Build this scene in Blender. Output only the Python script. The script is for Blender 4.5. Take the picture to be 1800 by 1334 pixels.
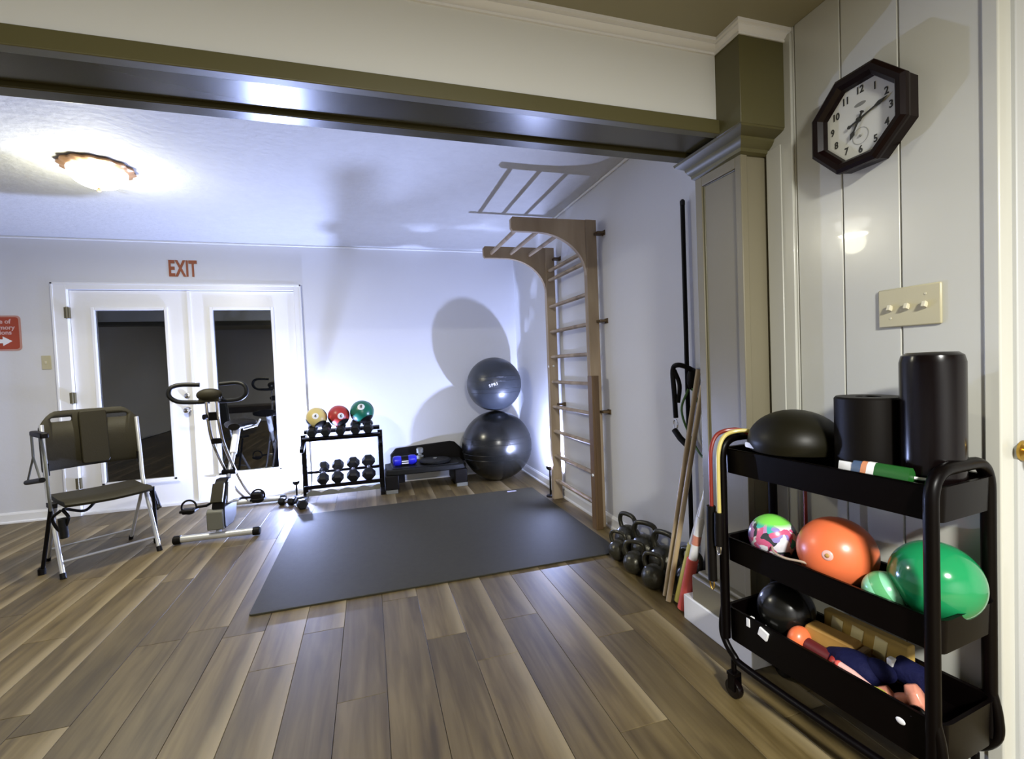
import bpy, bmesh, math, random
from mathutils import Vector, Matrix, Euler
PI = math.pi
random.seed(7)
SC = bpy.context.scene
COL = SC.collection
for o in list(bpy.data.objects):
    bpy.data.objects.remove(o, do_unlink=True)

# ------------------------------------------------------------------ camera
def camera():
    pit, rol, yaw, f = 0.0311195, 0.0396391, 0.2936217, 828.95
    fw = Vector((math.sin(yaw)*math.cos(pit), math.cos(yaw)*math.cos(pit), -math.sin(pit)))
    r = fw.cross(Vector((0, 0, 1))).normalized(); d = fw.cross(r)
    c, s = math.cos(rol), math.sin(rol)
    r2 = r*c + d*s; d2 = d*c - r*s
    cam = bpy.data.cameras.new('camera'); o = bpy.data.objects.new('camera', cam); COL.objects.link(o)
    cam.sensor_width = 36; cam.lens = f*36/1800; cam.clip_start = 0.05
    M = Matrix((r2, -d2, -fw)).transposed().to_4x4(); M.translation = (0, 0, 1.19)
    o.matrix_world = M
    SC.camera = o
camera()

# ------------------------------------------------------------------ world, lights, exposure
w = bpy.data.worlds.new('night'); SC.world = w; w.use_nodes = True
w.node_tree.nodes['Background'].inputs[0].default_value = (0.5, 0.6, 1.0, 1)
w.node_tree.nodes['Background'].inputs[1].default_value = 0.01
SC.view_settings.view_transform = 'Standard'
SC.view_settings.look = 'None'
SC.view_settings.gamma = 1.0
SC.view_settings.use_curve_mapping = False
SC.view_settings.exposure = 0.0
SC.cycles.max_bounces = 10
SC.cycles.caustics_reflective = False
SC.cycles.caustics_refractive = False

def lamp(name, kind, loc, energy, color, size=0.05, rot=(0, 0, 0), **kw):
    l = bpy.data.lights.new(name, kind); l.energy = energy; l.color = color
    if kind == 'AREA': l.shape = 'DISK'; l.size = size
    else: l.shadow_soft_size = size
    for k, v in kw.items(): setattr(l, k, v)
    o = bpy.data.objects.new(name, l); COL.objects.link(o); o.location = loc; o.rotation_euler = rot
    return o
# front room ceiling downlight (behind the viewpoint)
lamp('front_room_downlight', 'AREA', (0.35, -1.35, 2.335), 265, (1.0, 0.99, 0.94), 0.35)
# glow of the far room's flush ceiling lamp
lamp('far_ceiling_lamp_glow', 'POINT', (-1.47, 3.38, 2.22), 15, (1.0, 0.98, 0.72), 0.10)
lamp('far_ceiling_lamp_down', 'AREA', (-1.47, 3.38, 2.295), 36, (1.0, 0.93, 0.70), 0.22)
# cool uplight standing at the left foot of the weight rack
lamp('rack_uplight_glow', 'POINT', (-0.72, 4.93, 0.165), 290, (0.45, 0.55, 1.0), 0.02)
# cool uplight standing behind the far post of the wall bars
lamp('ladder_uplight_glow', 'POINT', (1.505, 3.92, 0.285), 165, (0.47, 0.56, 1.0), 0.02)

# ------------------------------------------------------------------ materials
def mat(name, col, rough=0.5, metal=0.0, var=0.08, scale=8.0, bump=0.0, bscale=60.0, spec=0.5, coat=0.0, emit=None, estr=0.0, sheen=0.0):
    m = bpy.data.materials.new(name); m.use_nodes = True
    nt = m.node_tree; N = nt.nodes; L = nt.links; b = N['Principled BSDF']
    b.inputs['Roughness'].default_value = rough; b.inputs['Metallic'].default_value = metal
    b.inputs['Specular IOR Level'].default_value = spec
    b.inputs['Coat Weight'].default_value = coat
    if sheen: b.inputs['Sheen Weight'].default_value = sheen
    tc = N.new('ShaderNodeTexCoord')
    if var > 0:
        nz = N.new('ShaderNodeTexNoise'); nz.inputs['Scale'].default_value = scale; nz.inputs['Detail'].default_value = 4
        L.new(tc.outputs['Object'], nz.inputs['Vector'])
        mx = N.new('ShaderNodeMix'); mx.data_type = 'RGBA'
        mx.inputs[6].default_value = (*[c*(1-var) for c in col], 1); mx.inputs[7].default_value = (*[min(1, c*(1+var)) for c in col], 1)
        L.new(nz.outputs['Fac'], mx.inputs[0]); L.new(mx.outputs[2], b.inputs['Base Color'])
    else:
        b.inputs['Base Color'].default_value = (*col, 1)
    if bump > 0:
        n2 = N.new('ShaderNodeTexNoise'); n2.inputs['Scale'].default_value = bscale; n2.inputs['Detail'].default_value = 3
        L.new(tc.outputs['Object'], n2.inputs['Vector'])
        bp = N.new('ShaderNodeBump'); bp.inputs['Strength'].default_value = bump; bp.inputs['Distance'].default_value = 0.01
        L.new(n2.outputs['Fac'], bp.inputs['Height']); L.new(bp.outputs['Normal'], b.inputs['Normal'])
    if emit:
        b.inputs['Emission Color'].default_value = (*emit, 1); b.inputs['Emission Strength'].default_value = estr
    return m

def wood_mat(name, c1, c2, rough=0.4, stretch=(14, 1.2, 14), edge=False, perobj=0.0, coat=0.0):
    m = bpy.data.materials.new(name); m.use_nodes = True
    nt = m.node_tree; N = nt.nodes; L = nt.links; b = N['Principled BSDF']
    b.inputs['Roughness'].default_value = rough; b.inputs['Coat Weight'].default_value = coat
    tc = N.new('ShaderNodeTexCoord'); oi = N.new('ShaderNodeObjectInfo')
    mp = N.new('ShaderNodeMapping'); mp.inputs['Scale'].default_value = stretch
    L.new(tc.outputs['Object'], mp.inputs['Vector'])
    mul = N.new('ShaderNodeMath'); mul.operation = 'MULTIPLY'; mul.inputs[1].default_value = 57.0
    L.new(oi.outputs['Random'], mul.inputs[0])
    def noise(sc, det, dist=0.0, src=None):
        n = N.new('ShaderNodeTexNoise'); n.noise_dimensions = '4D'
        n.inputs['Scale'].default_value = sc; n.inputs['Detail'].default_value = det; n.inputs['Distortion'].default_value = dist
        L.new((src or mp).outputs[0], n.inputs['Vector']); L.new(mul.outputs[0], n.inputs['W']); return n
    grain = noise(1.6, 8, 0.6)
    blot = N.new('ShaderNodeMapping'); blot.inputs['Scale'].default_value = (stretch[0]*0.35, stretch[1]*0.9, stretch[2]*0.35)
    L.new(tc.outputs['Object'], blot.inputs['Vector'])
    knot = noise(1.3, 3, 1.2, blot)
    r1 = N.new('ShaderNodeValToRGB'); r1.color_ramp.elements[0].position = 0.34; r1.color_ramp.elements[1].position = 0.66
    r1.color_ramp.elements[0].color = (*c1, 1); r1.color_ramp.elements[1].color = (*c2, 1)
    L.new(grain.outputs['Fac'], r1.inputs[0])
    r2 = N.new('ShaderNodeValToRGB'); r2.color_ramp.elements[0].position = 0.34; r2.color_ramp.elements[1].position = 0.52
    r2.color_ramp.elements[0].color = (0.42, 0.38, 0.30, 1); r2.color_ramp.elements[1].color = (1, 1, 1, 1)
    L.new(knot.outputs['Fac'], r2.inputs[0])
    mm = N.new('ShaderNodeMix'); mm.data_type = 'RGBA'; mm.blend_type = 'MULTIPLY'; mm.inputs[0].default_value = 0.65
    L.new(r1.outputs[0], mm.inputs[6]); L.new(r2.outputs[0], mm.inputs[7])
    out = mm.outputs[2]
    if edge:    # pale sapwood strip printed along one long edge of some planks
        sp = N.new('ShaderNodeSeparateXYZ'); L.new(tc.outputs['Object'], sp.inputs[0])
        er = N.new('ShaderNodeMapRange'); er.inputs[1].default_value = 0.030; er.inputs[2].default_value = 0.078
        wb = N.new('ShaderNodeMath'); wb.operation = 'MULTIPLY_ADD'; wb.inputs[1].default_value = 0.05; 
        L.new(knot.outputs['Fac'], wb.inputs[0]); L.new(sp.outputs[0], wb.inputs[2])
        sb = N.new('ShaderNodeMath'); sb.operation = 'SUBTRACT'; sb.inputs[1].default_value = 0.025; L.new(wb.outputs[0], sb.inputs[0])
        L.new(sb.outputs[0], er.inputs[0])
        gt = N.new('ShaderNodeMath'); gt.operation = 'GREATER_THAN'; gt.inputs[1].default_value = 0.35; L.new(oi.outputs['Random'], gt.inputs[0])
        ml = N.new('ShaderNodeMath'); ml.operation = 'MULTIPLY'; L.new(er.outputs[0], ml.inputs[0]); L.new(gt.outputs[0], ml.inputs[1])
        m5 = N.new('ShaderNodeMath'); m5.operation = 'MULTIPLY'; m5.inputs[1].default_value = 0.75; L.new(ml.outputs[0], m5.inputs[0])
        me = N.new('ShaderNodeMix'); me.data_type = 'RGBA'; me.inputs[7].default_value = (0.25, 0.20, 0.11, 1)
        L.new(m5.outputs[0], me.inputs[0]); L.new(out, me.inputs[6]); out = me.outputs[2]
    if perobj:
        hs = N.new('ShaderNodeHueSaturation'); mr = N.new('ShaderNodeMapRange')
        mr.inputs[3].default_value = 1-perobj; mr.inputs[4].default_value = 1+perobj
        L.new(oi.outputs['Random'], mr.inputs[0]); L.new(mr.outputs[0], hs.inputs['Value']); L.new(out, hs.inputs['Color']); out = hs.outputs[0]
    L.new(out, b.inputs['Base Color'])
    bp = N.new('ShaderNodeBump'); bp.inputs['Strength'].default_value = 0.12; bp.inputs['Distance'].default_value = 0.004
    L.new(grain.outputs['Fac'], bp.inputs['Height']); L.new(bp.outputs['Normal'], b.inputs['Normal'])
    return m

M = dict(
    far_wall=mat('far_wall_paint', (0.66, 0.665, 0.685), 0.55, var=0.02, scale=2, bump=0.05, bscale=40),
    near_door=mat('near_door_paint', (0.50, 0.51, 0.50), 0.4, var=0.02),
    near_wall=mat('near_wall_paint', (0.56, 0.56, 0.50), 0.24, var=0.03, scale=2, bump=0.05, bscale=9, coat=0.25),
    header=mat('header_paint', (0.68, 0.69, 0.66), 0.5, var=0.02, scale=2),
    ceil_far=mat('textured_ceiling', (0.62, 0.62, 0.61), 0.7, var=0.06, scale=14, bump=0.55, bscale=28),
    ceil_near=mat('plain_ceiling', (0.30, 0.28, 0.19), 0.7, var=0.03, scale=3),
    trim=mat('white_trim_paint', (0.80, 0.80, 0.79), 0.35, var=0.01),
    taupe_lit=mat('lit_taupe_paint', (0.21, 0.188, 0.125), 0.38, var=0.05, scale=4),  # column copy of the taupe, far-room light painted into the colour
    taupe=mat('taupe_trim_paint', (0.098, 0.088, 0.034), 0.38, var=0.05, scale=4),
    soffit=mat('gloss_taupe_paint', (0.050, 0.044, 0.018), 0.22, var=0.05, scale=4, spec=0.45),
    door=mat('white_door_paint', (0.82, 0.82, 0.81), 0.35, var=0.01),
    slab=mat('subfloor', (0.05, 0.035, 0.02), 0.6),
    plank=wood_mat('plank_wood', (0.068, 0.045, 0.011), (0.148, 0.108, 0.043), 0.5, (16, 1.1, 16), edge=True, perobj=0.20),
    mat=mat('rubber_mat', (0.040, 0.037, 0.025), 0.7, spec=0.12, var=0.12, scale=30, bump=0.15, bscale=500),
    black=mat('black_plastic', (0.0035, 0.0025, 0.0018), 0.5, spec=0.15, var=0.1),
    gloss_black=mat('gloss_black', (0.003, 0.0015, 0.0015), 0.2, spec=0.3, var=0.1),
    black_metal=mat('black_powdercoat', (0.0015, 0.0008, 0.0008), 0.35, spec=0.12, var=0.1),
    rubber=mat('black_rubber', (0.005, 0.005, 0.004), 0.5, spec=0.3, var=0.15),
    brown_plastic=mat('dark_brown_plastic', (0.018, 0.0145, 0.005), 0.6, spec=0.25, var=0.08, scale=6, bump=0.1, bscale=200),
    silver=mat('silver_paint', (0.62, 0.62, 0.60), 0.32, metal=0.55, var=0.04),
    chrome=mat('chrome', (0.80, 0.80, 0.82), 0.12, metal=1.0, var=0.02),
    grey=mat('grey_plastic', (0.13, 0.13, 0.105), 0.5, var=0.05),
    darkgrey=mat('dark_grey_plastic', (0.006, 0.006, 0.005), 0.55, spec=0.2, var=0.08),
    ball_black=mat('black_pvc', (0.006, 0.006, 0.005), 0.24, var=0.08, bump=0.03, bscale=12),
    ball_grey=mat('grey_pvc', (0.035, 0.040, 0.048), 0.32, var=0.06),
    beech=wood_mat('beech_wood', (0.31, 0.23, 0.145), (0.42, 0.33, 0.22), 0.45, (5, 5, 1.0)),
    brownwood=wood_mat('brown_wood', (0.13, 0.075, 0.03), (0.18, 0.11, 0.05), 0.45, (5, 5, 1.0)),
    dowel=wood_mat('dowel_wood', (0.38, 0.28, 0.15), (0.50, 0.39, 0.23), 0.45, (9, 9, 1.0)),
    bracket=mat('brown_bracket', (0.09, 0.055, 0.02), 0.5),
    clockwood=mat('dark_mahogany', (0.005, 0.001, 0.001), 0.35, var=0.3, scale=20, spec=0.2),
    clockface=mat('clock_face', (0.62, 0.62, 0.55), 0.4, var=0.03),
    ink=mat('black_ink', (0.02, 0.02, 0.015), 0.5, var=0),
    greyink=mat('grey_ink', (0.22, 0.22, 0.19), 0.5, var=0),
    ivory=mat('ivory_plastic', (0.50, 0.46, 0.30), 0.35, var=0.03),
    ivory2=mat('ivory_toggle', (0.66, 0.62, 0.46), 0.3, var=0.03),
    exit=mat('rust_red_letter', (0.30, 0.075, 0.02), 0.5, var=0.05),
    signred=mat('sign_red', (0.36, 0.055, 0.02), 0.45, var=0.05),
    signedge=mat('sign_pink_edge', (0.50, 0.27, 0.22), 0.45, var=0.03),
    signtext=mat('sign_lettering', (0.62, 0.42, 0.38), 0.5, var=0),
    white=mat('white_plastic', (0.80, 0.80, 0.80), 0.4, var=0.02),
    bronze=mat('brushed_copper', (0.42, 0.24, 0.13), 0.35, metal=0.6, var=0.2, scale=30),
    brass=mat('brass', (0.48, 0.30, 0.06), 0.28, metal=0.9, var=0.05),
    hinge=mat('aged_hinge', (0.16, 0.14, 0.08), 0.45, metal=0.5),
    iron=mat('cast_iron', (0.045, 0.042, 0.028), 0.28, metal=0.5, var=0.25, scale=25, bump=0.15, bscale=90),
    yellow=mat('yellow_rubber', (0.66, 0.52, 0.17), 0.35, var=0.06),
    red=mat('red_rubber', (0.40, 0.030, 0.022), 0.35, var=0.08),
    green=mat('green_rubber', (0.006, 0.13, 0.075), 0.3, var=0.08),
    ygreen=mat('green_tube', (0.05, 0.14, 0.025), 0.4, var=0.08),
    blue=mat('blue_vinyl', (0.020, 0.022, 0.52), 0.3, var=0.08),
    orange=mat('orange_pvc', (0.80, 0.17, 0.06), 0.32, var=0.05),
    greenball=mat('green_pvc', (0.012, 0.25, 0.085), 0.14, var=0.05, coat=0.4),
    mint=mat('mint_pvc', (0.27, 0.72, 0.42), 0.25, var=0.05),
    mintdark=mat('mint_dark_band', (0.10, 0.38, 0.15), 0.28, var=0.05),
    coral=mat('coral_foam', (0.66, 0.10, 0.075), 0.5, var=0.04),
    lemon=mat('lemon_foam', (0.72, 0.66, 0.17), 0.5, var=0.04),
    tan=mat('cork_tan', (0.42, 0.23, 0.055), 0.6, var=0.15, scale=30),
    ochre=mat('ochre_yellow', (0.55, 0.36, 0.09), 0.6, var=0.06),
    cream=mat('cream_glint', (0.95, 0.82, 0.42), 0.6, var=0.05),  # pale tone for the reflections painted on the ochre block
    navy=mat('navy_fabric', (0.003, 0.004, 0.034), 0.8, spec=0.2, var=0.25, scale=30, bump=0.4, bscale=60),
    peach=mat('peach_vinyl', (0.62, 0.25, 0.17), 0.28, var=0.06),
    pink=mat('pink_vinyl', (0.72, 0.42, 0.38), 0.35, var=0.05),
    lime=mat('lime_rubber', (0.40, 0.40, 0.06), 0.4, var=0.05),
    packgreen=mat('green_film', (0.012, 0.095, 0.014), 0.35, var=0.1),
    packblue=mat('blue_print', (0.06, 0.10, 0.18), 0.4, var=0.1),
    packorange=mat('orange_print', (0.62, 0.25, 0.12), 0.4, var=0.1),
    cord=mat('pale_cord', (0.42, 0.33, 0.25), 0.6, var=0.1),
    lilac=mat('lilac_label', (0.66, 0.66, 0.86), 0.5, var=0),
    redcord=mat('dark_red_tube', (0.22, 0.022, 0.012), 0.35, var=0.1),
    bandyellow=mat('yellow_tube', (0.62, 0.52, 0.16), 0.35, var=0.06),
    sofa=mat('brown_vinyl', (0.07, 0.05, 0.03), 0.4),
    lampglass=mat('lamp_bowl_glass', (0.9, 0.9, 0.85), 0.4, var=0, emit=(1.0, 0.99, 0.94), estr=12.0),
    uplens=mat('uplight_lens', (0.6, 0.7, 0.9), 0.3, var=0, emit=(0.45, 0.58, 1.0), estr=6.0),
)
def glass_mat():
    m = bpy.data.materials.new('pane_glass'); m.use_nodes = True
    b = m.node_tree.nodes['Principled BSDF']
    b.inputs['Base Color'].default_value = (0.62, 0.60, 0.50, 1); b.inputs['Roughness'].default_value = 0.015
    b.inputs['Transmission Weight'].default_value = 1.0; b.inputs['IOR'].default_value = 1.85
    return m
M['glass'] = glass_mat()
def splash_mat():
    m = bpy.data.materials.new('splash_print'); m.use_nodes = True
    nt = m.node_tree; N = nt.nodes; L = nt.links; b = N['Principled BSDF']; b.inputs['Roughness'].default_value = 0.25
    tc = N.new('ShaderNodeTexCoord'); v = N.new('ShaderNodeTexVoronoi'); v.inputs['Scale'].default_value = 42; v.inputs['Randomness'].default_value = 1
    nz = N.new('ShaderNodeTexNoise'); nz.inputs['Scale'].default_value = 12
    ad = N.new('ShaderNodeMix'); ad.data_type = 'VECTOR'; ad.inputs[0].default_value = 0.12
    L.new(tc.outputs['Object'], nz.inputs['Vector']); L.new(tc.outputs['Object'], ad.inputs[4]); L.new(nz.outputs['Color'], ad.inputs[5])
    L.new(ad.outputs[1], v.inputs['Vector'])
    sp = N.new('ShaderNodeSeparateColor'); L.new(v.outputs['Color'], sp.inputs[0])
    r = N.new('ShaderNodeValToRGB'); r.color_ramp.interpolation = 'CONSTANT'
    cols = [(0.75, 0.75, 0.8), (0.62, 0.12, 0.25), (0.05, 0.45, 0.40), (0.30, 0.25, 0.6), (0.8, 0.8, 0.85), (0.04, 0.05, 0.06), (0.55, 0.25, 0.5)]
    el = r.color_ramp.elements
    el[0].color = (*cols[0], 1); el[1].position = 0.15; el[1].color = (*cols[1], 1)
    for i, c in enumerate(cols[2:]):
        e = el.new(0.3 + 0.14*i); e.color = (*c, 1)
    L.new(sp.outputs[0], r.inputs[0])
    sz = N.new('ShaderNodeSeparateXYZ'); L.new(tc.outputs['Object'], sz.inputs[0])
    mr = N.new('ShaderNodeMapRange'); mr.inputs[1].default_value = 0.120; mr.inputs[2].default_value = 0.130; L.new(sz.outputs[2], mr.inputs[0])
    mx = N.new('ShaderNodeMix'); mx.data_type = 'RGBA'; mx.inputs[7].default_value = (0.22, 0.75, 0.10, 1)
    L.new(mr.outputs[0], mx.inputs[0]); L.new(r.outputs[0], mx.inputs[6]); L.new(mx.outputs[2], b.inputs['Base Color'])
    return m
M['splash'] = splash_mat()

# ------------------------------------------------------------------ mesh building
class MB:
    def __init__(s): s.v = []; s.f = []
    def add(s, vs, fs):
        n = len(s.v); s.v += [Vector(p) for p in vs]; s.f += [tuple(i+n for i in f) for f in fs]; return s
    def box(s, a, b, rot=None, piv=None):
        x0, y0, z0 = [min(p, q) for p, q in zip(a, b)]; x1, y1, z1 = [max(p, q) for p, q in zip(a, b)]
        vs = [Vector(p) for p in ((x0,y0,z0),(x1,y0,z0),(x1,y1,z0),(x0,y1,z0),(x0,y0,z1),(x1,y0,z1),(x1,y1,z1),(x0,y1,z1))]
        if rot is not None:
            c = Vector(piv) if piv else sum(vs, Vector())/8
            R = Euler(rot).to_matrix(); vs = [R @ (p-c) + c for p in vs]
        return s.add(vs, [(0,3,2,1),(4,5,6,7),(0,1,5,4),(1,2,6,5),(2,3,7,6),(3,0,4,7)])
    def tube(s, path, r, n=12, closed=False, rr=None):
        P = [Vector(p) for p in path]; m = len(P)
        T = []
        for i in range(m):
            a = P[(i-1) % m] if (closed or i > 0) else P[i]; b = P[(i+1) % m] if (closed or i < m-1) else P[i]
            T.append((b-a).normalized())
        up = Vector((0, 0, 1)) if abs(T[0].z) < 0.9 else Vector((1, 0, 0))
        nn = T[0].cross(up).normalized(); vs = []
        for i in range(m):
            if i: 
                nn = (nn - T[i]*nn.dot(T[i])).normalized()
            bb = T[i].cross(nn); ri = rr[i] if rr else r
            for k in range(n):
                a = 2*PI*k/n; vs.append(P[i] + (nn*math.cos(a) + bb*math.sin(a))*ri)
        fs = []
        for i in range(m if closed else m-1):
            j = (i+1) % m
            for k in range(n): fs.append((i*n+k, i*n+(k+1) % n, j*n+(k+1) % n, j*n+k))
        if not closed: fs += [tuple(range(n))[::-1], tuple(range((m-1)*n, m*n))]
        return s.add(vs, fs)
    def cyl(s, a, b, r, r2=None, n=20):
        return s.tube([a, b], r, n, rr=[r, r if r2 is None else r2])
    def lathe(s, prof, c=(0, 0, 0), n=32, axis=None, caps=True):
        vs = []; fs = []; m = len(prof)
        for (r, z) in prof:
            for k in range(n): a = 2*PI*k/n; vs.append(Vector((r*math.cos(a), r*math.sin(a), z)))
        for i in range(m-1):
            for k in range(n): fs.append((i*n+k, i*n+(k+1) % n, (i+1)*n+(k+1) % n, (i+1)*n+k))
        if caps and prof[0][0] > 1e-6: fs.append(tuple(range(n))[::-1])
        if caps and prof[-1][0] > 1e-6: fs.append(tuple(range((m-1)*n, m*n)))
        if axis is not None:
            q = Vector((0, 0, 1)).rotation_difference(Vector(axis).normalized()); vs = [q @ p for p in vs]
        return s.add([p + Vector(c) for p in vs], fs)
    def ball(s, c, r, n=40, m=24, sc=(1, 1, 1), a0=0.0, a1=PI, axis=None):
        e = 1e-4
        prof = [(max(r*math.sin(a0+(a1-a0)*i/m), e if False else 0.0)*1.0, -r*math.cos(a0+(a1-a0)*i/m)) for i in range(m+1)]
        t = MB().lathe([(max(x, 1e-5), z) for x, z in prof], n=n, caps=False)
        vs = [Vector((p.x*sc[0], p.y*sc[1], p.z*sc[2])) for p in t.v]
        if axis is not None:
            q = Vector((0, 0, 1)).rotation_difference(Vector(axis).normalized()); vs = [q @ p for p in vs]
        return s.add([p + Vector(c) for p in vs], t.f)
    def prism(s, pts, d0, d1, fn):
        n = len(pts); vs = [fn(x, y, d0) for x, y in pts] + [fn(x, y, d1) for x, y in pts]
        fs = [tuple(range(n))[::-1], tuple(range(n, 2*n))] + [(i, (i+1) % n, n+(i+1) % n, n+i) for i in range(n)]
        return s.add(vs, fs)
    def loft(s, rings, closed=False):
        n = len(rings[0]); vs = [p for r in rings for p in r]; fs = []
        for i in range(len(rings)-1):
            for k in range(n): fs.append((i*n+k, i*n+(k+1) % n, (i+1)*n+(k+1) % n, (i+1)*n+k))
        fs += [tuple(range(n))[::-1], tuple(range((len(rings)-1)*n, len(rings)*n))]
        return s.add(vs, fs)
    def move(s, d): s.v = [p + Vector(d) for p in s.v]; return s
    def rot(s, e, piv=(0, 0, 0)):
        R = Euler(e).to_matrix(); c = Vector(piv); s.v = [R @ (p-c) + c for p in s.v]; return s
    def join(s, o): return s.add(o.v, o.f)

def build(name, mb, m, parent=None, loc=(0, 0, 0), rotz=0.0, bevel=0.0, angle=35, seg=2):
    me = bpy.data.meshes.new(name); me.from_pydata([tuple(p) for p in mb.v], [], mb.f); me.validate()
    bm = bmesh.new(); bm.from_mesh(me); bmesh.ops.recalc_face_normals(bm, faces=bm.faces); bm.to_mesh(me); bm.free()
    me.shade_smooth(); me.set_sharp_from_angle(angle=math.radians(angle))
    me.materials.append(M[m] if isinstance(m, str) else m)
    o = bpy.data.objects.new(name, me); COL.objects.link(o); o.location = loc; o.rotation_euler = (0, 0, rotz)
    if parent: o.parent = parent
    if bevel:
        b = o.modifiers.new('bevel', 'BEVEL'); b.width = bevel; b.segments = seg; b.limit_method = 'ANGLE'; b.harden_normals = False
    return o
def tag(o, label, cat, group=None):
    o['label'] = label; o['category'] = cat
    if group: o['group'] = group
    return o
def thing(name, label, cat, loc=(0, 0, 0), rotz=0.0, group=None):
    o = bpy.data.objects.new(name, None); COL.objects.link(o); o.empty_display_size = 0.1
    o.location = loc; o.rotation_euler = (0, 0, rotz); return tag(o, label, cat, group)
def part(name, mb, m, root, label=None, **k):
    o = build(name, mb, m, root, **k)
    if label: o['label'] = label
    return o
def struct(name, mb, m, parent=None, **k):
    o = build(name, mb, m, parent, **k)
    if not parent: o['kind'] = 'structure'
    return o
def sempty(name, loc=(0, 0, 0)):
    o = bpy.data.objects.new(name, None); COL.objects.link(o); o.location = loc; o['kind'] = 'structure'; return o
def dup(root, loc, rotz, label, group=None):
    r = root.copy(); COL.objects.link(r); r.location = loc; r.rotation_euler = (0, 0, rotz); r['label'] = label
    if group: r['group'] = group
    for ch in list(root.children):
        c = ch.copy(); COL.objects.link(c); c.parent = r
        for g in list(ch.children):
            d = g.copy(); COL.objects.link(d); d.parent = c
    return r
def text(name, s, size, m, parent, loc, rot, extrude=0.0015, offset=0.0, sx=1.0, align='CENTER', spacing=1.0):
    cu = bpy.data.curves.new(name, 'FONT'); cu.body = s; cu.size = size; cu.extrude = extrude; cu.offset = offset
    cu.align_x = align; cu.align_y = 'CENTER'; cu.space_character = spacing; cu.resolution_u = 3
    t = bpy.data.objects.new(name + '_src', cu); COL.objects.link(t)
    bpy.context.view_layer.update()
    me = bpy.data.meshes.new_from_object(t.evaluated_get(bpy.context.evaluated_depsgraph_get()))
    bpy.data.objects.remove(t, do_unlink=True)
    me.materials.clear(); me.materials.append(M[m])
    o = bpy.data.objects.new(name, me); COL.objects.link(o); o.location = loc; o.rotation_euler = rot; o.scale = (sx, 1, 1)
    if parent: o.parent = parent
    return o
def smooth_path(pts, n=8, closed=False):
    P = [Vector(p) for p in pts]; out = []; m = len(P)
    rng = range(m) if closed else range(m-1)
    for i in rng:
        p1, p2 = P[i], P[(i+1) % m]
        p0 = P[(i-1) % m] if closed or i > 0 else p1*2-p2
        p3 = P[(i+2) % m] if closed or i < m-2 else p2*2-p1
        for k in range(n):
            t = k/n; out.append(0.5*((2*p1) + (p2-p0)*t + (2*p0-5*p1+4*p2-p3)*t*t + (3*p1-p0-3*p2+p3)*t**3))
    if not closed: out.append(P[-1])
    return out
def fillet(pts, r, n=6, closed=False):
    P = [Vector(p) for p in pts]; out = []; m = len(P)
    for i in range(m):
        if not closed and i in (0, m-1): out.append(P[i]); continue
        a, b, c = P[(i-1) % m], P[i], P[(i+1) % m]
        u = (a-b); v = (c-b); rr = min(r, u.length*0.49, v.length*0.49); u.normalize(); v.normalize()
        s, e = b+u*rr, b+v*rr
        for k in range(n+1): t = k/n; out.append(s*(1-t)**2 + b*2*t*(1-t) + e*t*t)
    return out
def rrect(x0, y0, x1, y1, r, n=5):
    return [(p.x, p.y) for p in fillet([(x0, y0, 0), (x1, y0, 0), (x1, y1, 0), (x0, y1, 0)], r, n, True)]
XZ = lambda x, y, d: Vector((x, d, y))       # outline in a wall facing Y
YZ = lambda x, y, d: Vector((d, x, y))       # outline in a wall facing X
XY = lambda x, y, d: Vector((x, y, d))

# ================================================================== SETTING
YB, XR, XC, YH, YC2 = 5.11, 1.61, 1.50, 1.49, 1.717
ZF, ZN, ZS = 2.455, 2.354, 2.02
# floor: subfloor slab and individual planks
fl = struct('floor', MB().box((-4.4, -3.2, -0.12), (3.2, 5.3, -0.012)), 'plank')
PW = 0.1765; PL = 1.22
ends = {0: 2.49, 2: 1.845, 3: 2.104, 5: 1.82, 4: 1.323, -3: 2.095, -1: 1.782, -5: 2.525, -9: 2.695, -8: 2.112, -2: 2.312}
plank_cache = {}
def plank(cx, cy, ln):
    key = (round(ln, 3))
    if key not in plank_cache:
        g = 0.0009; c = 0.0009
        w2, l2 = PW/2-g, ln/2-g
        lo = [(-w2, -l2, -0.010), (w2, -l2, -0.010), (w2, l2, -0.010), (-w2, l2, -0.010)]
        mi = [(-w2, -l2, -c), (w2, -l2, -c), (w2, l2, -c), (-w2, l2, -c)]
        hi = [(-w2+c, -l2+c, 0), (w2-c, -l2+c, 0), (w2-c, l2-c, 0), (-w2+c, l2-c, 0)]
        me = bpy.data.meshes.new('plank')
        fs = [(0, 3, 2, 1), (8, 9, 10, 11)] + [(i, (i+1) % 4, 4+(i+1) % 4, 4+i) for i in range(4)] + [(4+i, 4+(i+1) % 4, 8+(i+1) % 4, 8+i) for i in range(4)]
        me.from_pydata(lo+mi+hi, [], fs); me.materials.append(M['plank']); plank_cache[key] = me
    o = bpy.data.objects.new('plank', plank_cache[key]); COL.objects.link(o); o.location = (cx, cy, 0); o.parent = fl
for k in range(-22, 9):
    x0 = 0.010 + k*PW
    y = ends.get(k, random.uniform(0.5, 1.7))
    while y > 0.35: y -= PL
    xmax = XR if k < 8 else XR
    while y < YB:
        a, b = max(y, 0.10), min(y+PL, YB)
        if b - a > 0.03 and x0+PW < XR+0.16: plank(x0+PW/2, (a+b)/2, b-a)
        y += PL

# ceilings
struct('ceiling', MB().box((-4.4, YC2-0.05, ZF), (XR+0.15, YB+0.15, ZF+0.1)), 'ceil_far')
struct('ceiling', MB().box((-4.4, -3.2, ZN), (3.3, YC2, ZN+0.2)), 'ceil_near')
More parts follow.
